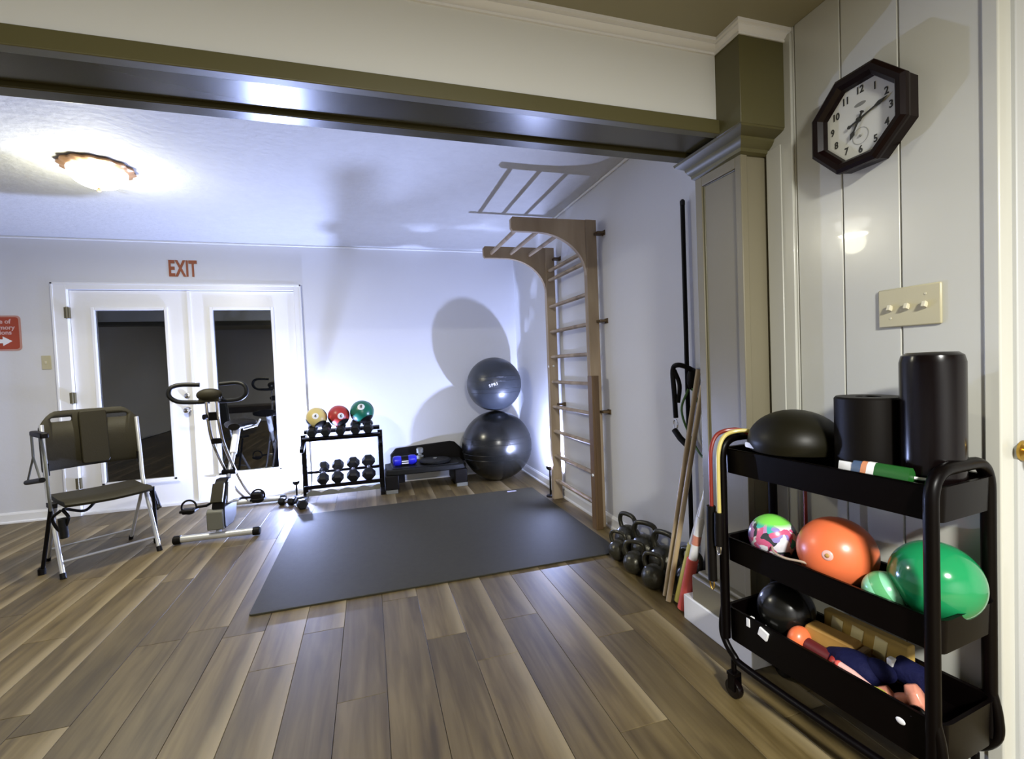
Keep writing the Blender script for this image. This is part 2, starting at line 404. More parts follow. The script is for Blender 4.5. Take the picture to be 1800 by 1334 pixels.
# walls
DX0, DX1, DZ = -2.50, -0.675, 2.005
wb = MB().box((-4.4, YB, 0), (DX0-0.02, YB+0.14, ZF)).box((DX1+0.02, YB, 0), (XR+0.15, YB+0.14, ZF)).box((DX0-0.02, YB, DZ+0.02), (DX1+0.02, YB+0.14, ZF))
struct('wall_back', wb, 'far_wall')
struct('wall_right', MB().box((XR, YC2-0.2, 0), (XR+0.12, YB, ZF)), 'far_wall')
struct('wall_left', MB().box((-4.5, -3.2, 0), (-4.4, YB+0.14, ZF)), 'far_wall')
struct('wall_rear', MB().box((-4.5, -3.3, 0), (3.3, -3.2, ZF)), 'far_wall')
struct('wall_right_rear', MB().box((3.2, -3.2, 0), (3.3, 0.95, ZN)), 'far_wall')
# clock wall: panelling boards with grooves between them
cw = sempty('wall_right_near', (XC, 1.1, 0))
gy = [0.79, 0.9935, 1.1665, 1.336, 1.452]
def board(y0, y1):
    return MB().box((0, y0+0.0025-1.1, 0), (0.02, y1-0.0025-1.1, ZN))
part('wall_core', MB().box((0.006, 0.79-1.1, 0), (0.11, 1.47-1.1, ZN)), 'near_wall', cw)
for a, b in zip(gy[:-1], gy[1:]):
    part('panel', board(a, b), 'near_wall', cw, bevel=0.002)
# narrow corner boards where the panelling meets the column and the door wall
struct('trim_1', MB().box((XC-0.012, 1.342, 0), (XC, 1.452, ZN-0.02)).box((XC-0.018, 1.385, 0), (XC-0.012, 1.452, ZS-0.06)), 'near_wall', bevel=0.003)
struct('trim_2', MB().box((XC-0.006, 0.765, 0), (XC+0.05, 0.80, ZN)), 'near_wall', bevel=0.004)
# wall turning away to the right with the white door
struct('wall_side', MB().box((XC+0.05, 0.80, 0), (3.2, 0.92, ZN)), 'near_wall')
d2 = sempty('door_2', (1.56, 0.79, 0))
part('door_leaf', MB().box((0, 0.0, 0.1), (0.85, 0.035, 2.05)).move((-0.02, -0.035, 0)), 'near_door', d2, bevel=0.003)
kn = part('door_knob', MB().lathe([(0.026, 0), (0.026, 0.006), (0.010, 0.010), (0.010, 0.028), (0.022, 0.034), (0.029, 0.046), (0.026, 0.058), (0.012, 0.064)], (-0.004, -0.035, 0.925), 28, axis=(0, -1, 0)), 'brass', d2, 'brass door knob')
struct('baseboard_side', MB().box((1.50, 0.745, 0), (3.2, 0.765, 0.10)), 'trim', bevel=0.003)

# header over the wide opening
struct('wall_header', MB().box((-4.4, YH, 2.045), (XR, YC2, ZF)), 'header')
hb = sempty('trim_3', (0, YH, ZS))
part('fascia', MB().box((-4.4, -0.015, 0), (1.37, 0.022, 0.052)), 'taupe', hb, bevel=0.003)
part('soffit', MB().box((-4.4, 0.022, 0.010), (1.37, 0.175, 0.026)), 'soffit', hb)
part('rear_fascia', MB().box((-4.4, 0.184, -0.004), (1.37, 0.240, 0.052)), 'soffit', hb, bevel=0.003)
# crown moulding along header and around the column head
def crown():
    prof = [(0.0, 2.312), (0.008, 2.312), (0.008, 2.320), (0.004, 2.3225), (0.012, 2.325), (0.022, 2.330), (0.028, 2.336), (0.024, 2.340), (0.038, 2.343), (0.038, 2.3545), (0.0, 2.3545)]
    rings = []
    for fx, fy in ((lambda d: -4.4, lambda d: YH-d), (lambda d: 1.29-d*0.6, lambda d: YH-d), (lambda d: 1.29-d*0.6, lambda d: 1.368-d*0.6), (lambda d: XC, lambda d: 1.368-d*0.6)):
        rings.append([Vector((fx(d), fy(d), z)) for d, z in prof])
    return MB().loft(rings)
struct('trim_4', crown(), 'trim', angle=25)
# column
colm = sempty('column', (1.44, 1.59, 0))
def C(mb): return mb.move((-1.44, -1.59, 0))
X0, Y0, Y1 = 1.370, 1.458, 1.717
part('shaft', C(MB().box((X0+0.008, Y0+0.008, 0.2), (XR-0.001, Y1-0.002, 1.95))), 'taupe_lit', colm)
part('corner_stile', C(MB().box((X0, Y0, 0.2), (X0+0.03, Y0+0.032, 1.95))), 'taupe_lit', colm, bevel=0.003)
part('rear_stile', C(MB().box((X0, Y1-0.042, 0.2), (X0+0.012, Y1, 1.95))), 'taupe_lit', colm, bevel=0.003)
part('top_rail', C(MB().box((X0, Y0+0.03, 1.905), (X0+0.012, Y1-0.04, 1.95))), 'taupe_lit', colm, bevel=0.003)
part('bead', C(MB().tube([(X0+0.009, Y1-0.046, 0.22), (X0+0.009, Y1-0.046, 1.902), (X0+0.009, Y0+0.036, 1.902)], 0.005, 8)), 'taupe', colm)
part('plinth', C(MB().box((X0-0.035, Y0-0.035, 0.11), (XC-0.01, Y1+0.05, 0.225)).box((X0-0.018, Y0-0.018, 0.225), (XC-0.01, Y1+0.03, 0.245))), 'taupe_lit', colm, bevel=0.008)
part('base_shoe', C(MB().box((X0-0.040, Y0-0.04, 0), (XC-0.01, Y1+0.105, 0.112))), 'trim', colm, 'white base block', bevel=0.004)
def capital():
    mb = MB(); steps = [(0.0, 1.944), (0.012, 1.950), (0.014, 1.962), (0.026, 1.972), (0.034, 1.984), (0.036, 1.992), (0.060, 2.000), (0.072, 2.006), (0.076, 2.016)]
    rings = []
    for d, z in steps:
        rings.append([Vector(p) for p in ((X0-d, Y0-d*1.15, z), (XC-0.001, Y0-d*1.15, z), (XC-0.001, Y1+d*0.55, z), (X0-d, Y1+d*0.55, z))])
    return mb.loft(rings)
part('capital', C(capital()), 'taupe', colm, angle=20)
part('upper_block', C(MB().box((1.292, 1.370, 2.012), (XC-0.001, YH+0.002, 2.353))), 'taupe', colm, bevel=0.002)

# baseboards of the far room
def baseb(a, b, side):
    mb = MB(); t = 0.014
    prof = [(0, 0), (0.022, 0), (0.022, 0.012), (t, 0.02), (t, 0.075), (0.006, 0.092), (0, 0.092)]
    if side == 'y': mb.loft([[Vector((a, YB-d, z)) for d, z in prof], [Vector((b, YB-d, z)) for d, z in prof]])
    else: mb.loft([[Vector((XR-d, a, z)) for d, z in prof], [Vector((XR-d, b, z)) for d, z in prof]])
    return mb
struct('baseboard_back_left', baseb(-4.4, -2.61, 'y'), 'trim', angle=20)
struct('baseboard_back_right', baseb(-0.60, XR-0.02, 'y'), 'trim', angle=20)
struct('baseboard_right', baseb(Y1+0.11, YB, 'x'), 'trim', angle=20)

# ceiling cove beads in the far room
struct('trim_5', MB().box((XR-0.018, YC2, ZF-0.018), (XR, YB, ZF)), 'trim', bevel=0.006)
struct('trim_6', MB().box((-4.4, YB-0.018, ZF-0.018), (XR-0.018, YB, ZF)), 'trim', bevel=0.006)
# door casing
cs = MB()
cs.box((-2.61, YB-0.020, 0), (DX0, YB, DZ+0.06)).box((DX1, YB-0.020, 0), (-0.607, YB, DZ+0.06)).box((DX0, YB-0.020, DZ), (DX1, YB, DZ+0.06))
cs.box((-2.61, YB-0.027, 0), (-2.592, YB-0.02, DZ+0.06)).box((-0.625, YB-0.027, 0), (-0.607, YB-0.02, DZ+0.06)).box((-2.61, YB-0.027, DZ+0.042), (-0.607, YB-0.02, DZ+0.06))
struct('trim_7', cs, 'trim', bevel=0.003)
struct('trim_8', MB().box((DX0-0.02, YB, 0), (DX0, YB+0.13, DZ+0.02)).box((DX1, YB, 0), (DX1+0.02, YB+0.13, DZ+0.02)).box((DX0-0.02, YB, DZ), (DX1+0.02, YB+0.13, DZ+0.02)).box((DX0, YB, -0.001), (DX1, YB+0.13, 0.018)), 'trim')
# french doors
def french(name, x0, x1, g0, g1, knob):
    r = sempty(name, ((x0+x1)/2, YB, 0)); cx = (x0+x1)/2; z0, z1 = 0.27, 1.822
    y0, y1 = 0.018, 0.058
    lf = MB().box((x0-cx, y0, 0.02), (g0-cx, y1, DZ-0.004)).box((g1-cx, y0, 0.02), (x1-cx, y1, DZ-0.004))
    lf.box((g0-cx, y0, 0.02), (g1-cx, y1, z0)).box((g0-cx, y0, z1), (g1-cx, y1, DZ-0.004))
    part('door_leaf', lf, 'door', r)
    fr = MB(); q = 0.028
    for a, b in (((g0-q, z0-q), (g0, z1+q)), ((g1, z0-q), (g1+q, z1+q)), ((g0, z1), (g1, z1+q)), ((g0-q, z0-q), (g1+q, z0))):
        fr.box((a[0]-cx, y0-0.014, a[1]), (b[0]-cx, y0, b[1]))
    fr.box((g0-q-0.02-cx, y0-0.026, z0-q-0.012), (g1+q+0.02-cx, y0, z0-q+0.006))
    part('glass_frame', fr, 'door', r, bevel=0.004)
    part('pane', MB().box((g0-cx, y0+0.012, z0), (g1-cx, y0+0.017, z1)), 'glass', r)
    if knob:
        k = MB().lathe([(0.030, 0), (0.030, 0.004), (0.011, 0.008), (0.011, 0.03), (0.024, 0.036), (0.028, 0.046), (0.022, 0.056), (0.008, 0.060)], (x1-0.055-cx, y0, 0.885), 24, axis=(0, -1, 0))
        part('door_knob', k, 'chrome', r, 'silver door knob')
        part('deadbolt', MB().lathe([(0.024, 0), (0.024, 0.008), (0.014, 0.012), (0.005, 0.013)], (x1-0.055-cx, y0, 1.02), 20, axis=(0, -1, 0)), 'chrome', r)
        for z in (1.80, 1.05, 0.29):
            part('hinge', MB().box((x0-cx-0.028, y0-0.04, z-0.048), (x0-cx+0.008, y0-0.01, z+0.048)).cyl((x0-cx-0.006, y0-0.044, z-0.05), (x0-cx-0.006, y0-0.044, z+0.05), 0.008, n=10), 'hinge', r)
    else:
        part('astragal', MB().box((x0-cx-0.012, y0-0.010, 0.02), (x0-cx+0.016, y0, DZ-0.004)), 'door', r, bevel=0.002)
    return r
mid = -1.588
french('door_1', DX0+0.004, mid-0.002, -2.318, -1.786, True)
french('door_3', mid+0.002, DX1-0.004, -1.392, -0.893, False)

# things in the front room behind the viewpoint, seen only mirrored in the door panes
t = thing('padded_bench', 'brown vinyl padded bench in the front room behind the viewpoint', 'bench', (-2.6, -1.0, 0))
part('pad', MB().box((-0.75, -0.4, 0.42), (0.75, 0.4, 0.55)), 'sofa', t, bevel=0.03)
for sx in (-1, 1):
    for sy in (-1, 1): part('leg', MB().cyl((sx*0.65, sy*0.32, 0), (sx*0.65, sy*0.32, 0.42), 0.03), 'black', t)
t = thing('framed_picture', 'dark framed picture on the rear wall of the front room', 'picture', (-3.9, -3.2, 1.6))
part('frame', MB().box((-0.22, 0, -0.3), (0.22, 0.03, -0.26)).box((-0.22, 0, 0.26), (0.22, 0.03, 0.3)).box((-0.22, 0, -0.3), (-0.18, 0.03, 0.3)).box((0.18, 0, -0.3), (0.22, 0.03, 0.3)), 'black', t)
part('print', MB().box((-0.18, 0, -0.26), (0.18, 0.01, 0.26)), 'grey', t)

# ================================================================== WALL THINGS
t = thing('flush_ceiling_light', 'glowing white glass bowl ceiling light with a copper rim', 'ceiling light', (-1.47, 3.385, ZF))
rim = MB()
rings = []
for r, z in ((0.150, 0.0), (0.172, -0.006), (0.176, -0.020), (0.150, -0.034), (0.120, -0.034)):
    rings.append([Vector(((r+0.006*math.cos(14*2*PI*k/84)*(1 if r > 0.14 else 0))*math.cos(2*PI*k/84), (r+0.006*math.cos(14*2*PI*k/84)*(1 if r > 0.14 else 0))*math.sin(2*PI*k/84), z)) for k in range(84)])
part('rim', rim.loft(rings), 'bronze', t)
pb = [(0.142*math.cos(a*PI/2/10), -0.034-0.098*math.sin(a*PI/2/10)) for a in range(11)]
bowl = part('glass_bowl', MB().lathe([(max(x, 0.001), z) for x, z in pb], n=40), 'lampglass', t)
bowl.visible_shadow = True
part('finial', MB().lathe([(0.001, -0.152), (0.010, -0.148), (0.012, -0.140), (0.006, -0.134), (0.016, -0.130), (0.016, -0.126)], n=16), 'bronze', t)

t = thing('exit_lettering', 'rust-red EXIT letters fixed above the double doors', 'sign', (-1.612, YB, 2.198))
xs = [-0.092, -0.026, 0.022, 0.078]
for ch, x in zip('EXIT', (-0.089, -0.018, 0.036, 0.083)):
    o = text('letter', ch, 0.205, 'exit', t, (x, -0.004, 0.0), (PI/2, 0, 0), extrude=0.003, offset=0.006, sx=0.52)

t = thing('wayfinding_sign', 'red square wall sign with a white right arrow left of doors', 'sign', (-3.0, YB, 1.63))
part('backing', MB().prism(rrect(-0.16, -0.15, 0.16, 0.15, 0.035), 0, -0.004, XZ), 'signedge', t)
part('face', MB().prism(rrect(-0.146, -0.136, 0.146, 0.136, 0.026), -0.004, -0.006, XZ), 'signred', t)
part('arrow', MB().prism([(-0.07, -0.085), (0.035, -0.085), (0.035, -0.108), (0.098, -0.068), (0.035, -0.028), (0.035, -0.052), (-0.07, -0.052)], -0.006, -0.008, XZ), 'white', t, 'white arrow')
for s_, z in (('Place of', 0.098), ('Memory', 0.047), ('Options', 0.004)):
    text('lettering', s_, 0.052, 'signtext', t, (0.015 + (0.02 if s_ == 'Memory' else 0), -0.0065, z), (PI/2, 0, 0), extrude=0.0006, offset=0.0012, sx=0.95)

t = thing('wall_plate', 'small ivory light switch plate on the wall left of the double doors', 'switch', (-2.68, YB, 1.37))
part('plate', MB().box((-0.034, -0.006, -0.06), (0.034, 0, 0.06)), 'ivory', t, bevel=0.003)
part('toggle', MB().box((-0.005, -0.016, -0.010), (0.005, -0.006, 0.012)), 'ivory2', t)

t = thing('switch_plate', 'ivory triple light switch plate on the panelled wall below the clock', 'switch', (XC, 0.972, 1.313))
part('plate', MB().box((-0.008, -0.083, -0.057), (0, 0.083, 0.057)), 'ivory', t, bevel=0.004)
for k in (-1, 0, 1):
    o = part('toggle', MB().box((-0.020, k*0.046-0.005, -0.008), (-0.007, k*0.046+0.005, 0.008), rot=(0, 0.35, 0)), 'ivory2', t, bevel=0.001)
for y_, z_ in ((-0.046, 0.03), (0.046, -0.03)): part('screw', MB().cyl((-0.0095, y_, z_), (-0.007, y_, z_), 0.003, n=8), 'ivory2', t)

# clock
CR = 0.143
t = thing('wall_clock', 'octagonal dark wood wall clock with a white face, hanging on the panelled wall', 'clock', (XC, 1.080, 1.893))
def octo(R, x, s=8): return [Vector((x, R/math.cos(PI/8)*math.cos(PI/8+k*PI/4), R/math.cos(PI/8)*math.sin(PI/8+k*PI/4))) for k in range(8)]
casing = MB()
rings = [octo(CR*0.96, 0), octo(CR*0.98, -0.035), octo(CR, -0.046), octo(CR, -0.058), octo(CR*0.93, -0.066), octo(CR*0.83, -0.063), octo(CR*0.76, -0.050), octo(CR*0.74, -0.033)]
for i in range(len(rings)-1): casing.add(rings[i]+rings[i+1], [(k, (k+1) % 8, 8+(k+1) % 8, 8+k) for k in range(8)])
part('case', casing, 'clockwood', t, angle=15)
part('face', MB().add(octo(CR*0.77, -0.034)+octo(CR*0.77, -0.0), [tuple(range(8))] + [(k, (k+1) % 8, 8+(k+1) % 8, 8+k) for k in range(8)]), 'clockface', t)
# wall seen from -X: the reader's right is -Y
for k in range(1, 13):
    a = 2*PI*k/12; r = CR*0.62
    text('numeral', str(k), 0.030, 'ink', t, (-0.0345, -r*math.sin(a), r*math.cos(a)), (PI/2, 0, -PI/2), extrude=0.0006, offset=0.0007, sx=0.8)
def hand(ang, L, w):
    pts = [(-0.30*L, -w*0.4), (-0.36*L, -w*1.0), (-0.42*L, -w*0.5), (-0.42*L, w*0.5), (-0.36*L, w*1.0), (-0.30*L, w*0.4), (0, w*0.45), (L*0.55, w*0.35), (L*0.72, w*1.1), (L*0.86, w*0.5), (L, 0), (L*0.86, -w*0.5), (L*0.72, -w*1.1), (L*0.55, -w*0.35), (0, -w*0.45)]
    mb = MB()
    vs = []
    for x in (-0.040, -0.042):
        for p, q in pts:
            zz = p*math.cos(ang) - q*math.sin(ang); yy = p*math.sin(ang) + q*math.cos(ang); vs.append(Vector((x, -yy, zz)))
    n = len(pts); return mb.add(vs, [tuple(range(n))[::-1], tuple(range(n, 2*n))] + [(i, (i+1) % n, n+(i+1) % n, n+i) for i in range(n)])
part('minute_hand', hand(math.radians(72), 0.088, 0.0058), 'ink', t)
part('hour_hand', hand(math.radians(209), 0.058, 0.0070), 'ink', t)
part('centre_cap', MB().cyl((-0.036, 0, 0), (-0.045, 0, 0), 0.006), 'ink', t)
part('seconds_dial', MB().tube([Vector((-0.0345, 0.024*math.cos(a), -0.048+0.024*math.sin(a))) for a in [2*PI*i/28 for i in range(28)]], 0.0006, 6, closed=True).cyl((-0.034, 0, -0.048), (-0.038, 0, -0.048), 0.0035, n=10), 'greyink', t)
part('dial_mark', MB().prism([(0.018*math.cos(a), 0.047+0.006*math.sin(a)) for a in [2*PI*i/16 for i in range(16)]], -0.0335, -0.0345, YZ), 'greyink', t, 'small grey oval mark')

# ================================================================== EXERCISE MAT
t = thing('exercise_mat', 'large dark grey rubber exercise mat lying on the wood floor', 'mat', (0.41, 3.42, 0))
part('sheet', MB().prism(rrect(-1.035, -0.84, 1.035, 0.84, 0.02), 0.0005, 0.009, XY), 'mat', t, bevel=0.002)
part('label_patch', MB().prism(rrect(0.77, 0.765, 0.86, 0.80, 0.015), 0.009, 0.0096, XY), 'lilac', t, 'small lilac label')

# ================================================================== WALL BARS (stall bars)
YN, YF = 3.05, 3.84
t = thing('wall_bars', 'beech wood wall bars with an overhead bar arm on the right wall', 'wall bars', (1.55, 3.43, 0))
def side(y, zlow, w):
    post = MB().box((1.495-1.55, y-w/2-3.43, zlow), (1.578-1.55, y+w/2-3.43, 2.185))
    part('upright', post, 'beech', t, bevel=0.004)
    arc = [(0.965, 2.180), (0.952, 2.165), (0.952, 2.105), (0.965, 2.085)]
    arc += [(1.495-0.36+0.36*math.sin(a), 1.80+0.285*math.cos(a)) for a in [PI/2*i/14 for i in range(15)]]
    arc += [(1.495, 2.183)]
    part('bar_arm', MB().prism([(x-1.55, z) for x, z in arc], y-0.018-3.43, y+0.018-3.43, XZ), 'beech', t, bevel=0.003)
side(YN, 0.0, 0.05); side(YF, 0.0, 0.05)
for z in [0.166+0.2157*k for k in range(8)] + [1.905, 1.985]:
    part('rung', MB().prism([(0.020*math.cos(a), 0.015*math.sin(a)) for a in [2*PI*i/16 for i in range(16)]], YN-3.43, YF-3.43, lambda x, y, d: Vector((1.530-1.55+x, d, z+y))), 'beech', t)
for x, z in ((1.02, 2.125), (1.19, 2.128), (1.355, 2.118)):
    part('overhead_rung', MB().cyl((x-1.55, YN-3.43, z), (x-1.55, YF-3.43, z), 0.015, n=16), 'beech', t)
part('reinforcing_board', MB().box((1.484-1.55, YN-0.060-3.43, 0.0), (1.502-1.55, YN+0.005-3.43, 1.09)).box((1.502-1.55, YN-0.060-3.43, 0.0), (1.54-1.55, YN-0.026-3.43, 1.09)), 'brownwood', t, 'darker brown board fixed along the near upright', bevel=0.002)
part('bolt', MB().lathe([(0.013, 0), (0.011, 0.006), (0.002, 0.009)], (1.484-1.55, YN-0.03-3.43, 0.385), 14, axis=(-1, 0, 0)), 'silver', t)
for y in (YN-0.05, YF-0.05):
    for z in (2.085, 1.475, 0.835):
        s_ = -1 if y < 3.4 else 1
        part('wall_bracket', MB().box((1.555-1.55, y-0.035-3.43, z-0.010), (1.612-1.55, y+0.03-3.43, z+0.006)).box((1.604-1.55, y-0.045-3.43, z-0.02), (1.6099-1.55, y+0.0-3.43, z+0.014)), 'bracket', t, bevel=0.001)
for z in (1.165,):
    part('bolt', MB().lathe([(0.010, 0), (0.009, 0.004), (0.002, 0.006)], (1.495-1.55, YF-0.012-3.43, z), 12, axis=(-1, 0, 0)), 'silver', t)
    part('bolt', MB().lathe([(0.010, 0), (0.009, 0.004), (0.002, 0.006)], (1.535-1.55, YF-0.026-3.43, z), 12, axis=(0, -1, 0)), 'silver', t)

# cool uplights
def uplight(name, label, loc, hgt):
    t = thing(name, label, 'lamp', loc)
    part('base', MB().lathe([(0.040, 0), (0.040, 0.010), (0.032, 0.016), (0.012, 0.018)], n=24), 'black', t)
    part('stem', MB().cyl((0, 0, 0.015), (0, 0, hgt-0.08), 0.008, n=12), 'black', t)
    part('shade', MB().lathe([(0.012, hgt-0.085), (0.030, hgt-0.07), (0.036, hgt-0.04), (0.032, hgt-0.04), (0.012, hgt-0.070)], n=24), 'black', t)
    part('lens', MB().lathe([(0.028, hgt-0.062), (0.018, hgt-0.052), (0.001, hgt-0.048)], n=20), 'uplens', t)
uplight('floor_uplight', 'small black lamp glowing blue on the floor left of dumbbell rack', (-0.72, 4.93, 0), 0.20)
uplight('floor_uplight', 'small black lamp on the floor beside the far upright of the wall bars', (1.505, 3.92, 0), 0.32)

# ================================================================== EXERCISE BALLS
def spball(name, label, c, r, m, word=None):
    t = thing(name, label, 'ball', (c[0], c[1], c[2]-r))
    mb = MB().ball((0, 0, r), r, 56, 36, sc=(1, 1, 0.985))
    part('skin', mb, m, t)
    rb = MB()
    for z in (-0.10, -0.05, 0.05, 0.10):
        rr = math.sqrt(r*r-(z*r/0.35)**2) * 1.0008
        rb.tube([(rr*math.cos(2*PI*k/56), rr*math.sin(2*PI*k/56), r+z*r/0.35*0.985) for k in range(56)], 0.0022, 6, closed=True)
    part('grip_ribs', rb, m, t)
    return t
spball('stability_ball', 'large black stability ball on the floor in the far corner', (1.238, 4.735, 0.362), 0.362, 'ball_black')
ub = spball('stability_ball', 'grey stability ball with white letters, stacked on the larger black ball', (1.246, 4.775, 0.362*2+0.272), 0.283, 'ball_grey')
# curved lettering on the upper ball
d = Vector((0, 0, 1.19)) - Vector((1.246, 4.775, 0.996)); d.normalize()
for i, ch in enumerate('SPRI'):
    az = math.atan2(d.y, d.x) + (-0.02 + (i-1.5)*0.085); el = -0.02 + i*0.022
    n = Vector((math.cos(el)*math.cos(az), math.cos(el)*math.sin(az), math.sin(el)))
    o = text('letter', ch, 0.040, 'white', ub, (0, 0, 0), (0, 0, 0), extrude=0.001, offset=0.001)
    z = n; x = Vector((0, 0, 1)).cross(z).normalized(); y = z.cross(x)
    Rm = Matrix((x, y, z)).transposed().to_4x4() @ Matrix.Rotation(0.26, 4, 'Z'); Rm.translation = Vector((0, 0, 0.283)) + n*0.284
    o.matrix_local = Rm

# ================================================================== DUMBBELL RACK
RX0, RX1, RY = -0.625, 0.075, 4.84
t = thing('dumbbell_rack', 'black two-tier dumbbell rack against the far wall right of the doors', 'rack', (-0.275, RY, 0))
for x in (RX0, RX1):
    x -= -0.275; s = 1 if x > 0 else -1
    part('side_frame', MB().box((x-0.022, -0.02, 0.03), (x+0.022, 0.03, 0.60)).box((x-0.018, -0.16, 0.50), (x+0.018, 0.15, 0.54), rot=(0.30, 0, 0), piv=(x, 0, 0.52)), 'black_metal', t, bevel=0.003)
    part('foot', MB().box((x-0.02, -0.20, 0.0), (x+0.02, 0.22, 0.035)), 'black_metal', t, bevel=0.004)
for z, yo, nm in ((0.585, -0.10, 'upper'), (0.585, 0.07, 'upper')):
    part('tier_rail', MB().box((RX0+0.275, yo-0.02, z-0.03+(0.05 if yo > 0 else 0)), (RX1+0.275, yo+0.02, z+(0.05 if yo > 0 else 0)), rot=(0.3, 0, 0)), 'black_metal', t, bevel=0.003)
part('tier_rail', MB().box((RX0+0.275, 0.05, 0.215), (RX1+0.275, 0.075, 0.240)), 'black_metal', t, bevel=0.003)
part('tier_rail', MB().box((RX0+0.275, -0.10, 0.10), (RX1+0.275, -0.085, 0.135)), 'black_metal', t, bevel=0.003)
cr = []
for i in range(57):
    x = RX0+0.275+0.02 + i*(0.66/56); cr.append((x, 0.072 + 0.022*abs(math.sin((i/56)*PI*4.5+0.3))))
cr = [(RX0+0.295, 0.045)] + cr + [(RX1+0.255, 0.045)]
part('scalloped_cradle', MB().prism(cr, -0.135, -0.128, XZ), 'grey', t, 'pale grey scalloped cradle strip', bevel=0.001)
# hex dumbbells, lying along Y, tilted to the front
def hexdumb(name, label, R, L, hl, group, loc, tilt, m='rubber', rotz=0):
    t = thing(name, label, 'dumbbell', loc, rotz, group)
    for s in (-1, 1):
        pr = [(R*0.80, s*(L/2-hl)), (R, s*(L/2-hl*0.80)), (R, s*(L/2-hl*0.25)), (R*0.78, s*L/2)]
        mb = MB().lathe(sorted(pr, key=lambda p: p[1]), n=6, axis=(0, 1, 0)); mb.rot((tilt, 0, 0)).move((0, 0, 0))
        part('head', mb, m, t, bevel=0.003, angle=20)
    hp = [(0.012, -L/2+hl), (0.014, -0.03), (0.016, 0), (0.014, 0.03), (0.012, L/2-hl)]
    part('handle', MB().lathe(hp, n=14, axis=(0, 1, 0)).rot((tilt, 0, 0)), 'chrome', t, 'chrome handle')
    return t
G1 = 'hex dumbbells on the lower tier of the rack'
names = ['smallest black hex dumbbell, at the left end of the lower rack tier', 'black hex dumbbell second from the left on the lower rack tier', 'black hex dumbbell third from the left on the lower rack tier', 'black hex dumbbell at the right end of the lower rack tier']
for i, (x, R) in enumerate(((-0.462, 0.056), (-0.332, 0.058), (-0.190, 0.062), (-0.047, 0.064))):
    hexdumb('hex_dumbbell', names[i], R, 0.225+0.008*i, 0.082, G1, (x, RY-0.015, 0.225+R*0.1+0.004*i), 0.68)
G2 = 'hex dumbbells on the upper tier of the rack'
n2 = ['small black dumbbell under the yellow ball on the upper rack tier', 'small black dumbbell between yellow and red balls on the upper rack tier', 'small black dumbbell under the red ball on the upper rack tier', 'black dumbbell under the left side of the green ball', 'black dumbbell under the right side of green ball at the rack end']
for i, x in enumerate((-0.535, -0.415, -0.285, -0.150, -0.035)):
    hexdumb('hex_dumbbell', n2[i], 0.047+0.003*(i > 2), 0.20, 0.075, G2, (x, RY-0.035, 0.648+(0.004 if i > 2 else 0)), 0.28)
hexdumb('hex_dumbbell', 'black hex dumbbell lying on the floor by the left foot of the rack', 0.048, 0.20, 0.07, None, (-0.630, 4.53, 0.044), 0.0, rotz=0.25)
hexdumb('hex_dumbbell', 'grey dumbbell on the floor in front of the small blue lamp', 0.038, 0.15, 0.055, None, (-0.765, 4.66, 0.036), 0.0, m='darkgrey', rotz=1.1)
# medicine balls
def medball(label, c, r, m, digit, az, el, patch=None):
    t = thing('medicine_ball', label, 'ball', (c[0], c[1], c[2]-r), 0, 'medicine balls on top of the rack')
    nd = Vector((math.cos(el)*math.sin(az), -math.cos(el)*math.cos(az), math.sin(el)))
    part('skin', MB().ball((0, 0, r), r, 40, 26), m, t)
    # black panels
    for d in (Vector((-0.75, -0.15, -0.55)), Vector((0.45, -0.5, -0.78)), Vector((0.80, 0.3, 0.45)), Vector((-0.5, 0.5, 0.75))):
        part('panel_patch', MB().ball((0, 0, 0), r*1.006, 24, 5, a0=PI-0.62, a1=PI-0.001, axis=d).move((0, 0, r)), 'black', t)
    part('badge', MB().ball((0, 0, 0), r*1.008, 24, 4, a0=PI-0.30, a1=PI-0.001, axis=nd).move((0, 0, r)), 'white', t, 'white round badge')
    o = text('digit', digit, r*0.42, 'ink', t, (0, 0, 0), (0, 0, 0), extrude=0.0008, offset=0.001)
    z = nd; x = Vector((0, 0, 1)).cross(z).normalized(); y = z.cross(x)
    Rm = Matrix((x, y, z)).transposed().to_4x4(); Rm.translation = Vector((0, 0, r)) + nd*r*1.012; o.matrix_local = Rm
medball('yellow and black medicine ball on top of the rack at left', (-0.502, RY+0.03, 0.757), 0.098, 'yellow', '4', 0.0, 0.25)
medball('red and black medicine ball in the middle on top of the rack', (-0.300, RY+0.03, 0.762), 0.101, 'red', '6', 0.25, 0.05)
medball('green and black medicine ball on top of the rack at right', (-0.084, RY+0.03, 0.785), 0.113, 'green', '8', -0.05, 0.55)

# ================================================================== AEROBIC STEP
t = thing('aerobic_step', 'black aerobic step platform on the floor between rack and balls', 'step', (0.50, 4.835, 0))
part('platform', MB().prism([(-0.39, -0.17), (-0.30, -0.20), (0.30, -0.20), (0.39, -0.17), (0.39, 0.16), (0.30, 0.20), (-0.30, 0.20), (-0.39, 0.16)], 0.17, 0.225, XY), 'darkgrey', t, bevel=0.010)
part('top_pad', MB().prism(rrect(-0.33, -0.17, 0.33, 0.17, 0.05), 0.225, 0.232, XY), 'rubber', t, bevel=0.002)
for sx in (-1, 1):
    part('riser', MB().prism([(sx*0.40, -0.19), (sx*0.27, -0.19), (sx*0.27, 0.18), (sx*0.40, 0.18)], 0.028, 0.172, XY), 'black', t, bevel=0.012)
    for y0, y1 in ((-0.205, -0.12), (0.10, 0.17)):
        part('foot_pad', MB().box((sx*0.395, y0, 0), (sx*0.285, y1, 0.034)), 'grey', t, 'pale grey rubber foot', bevel=0.003)
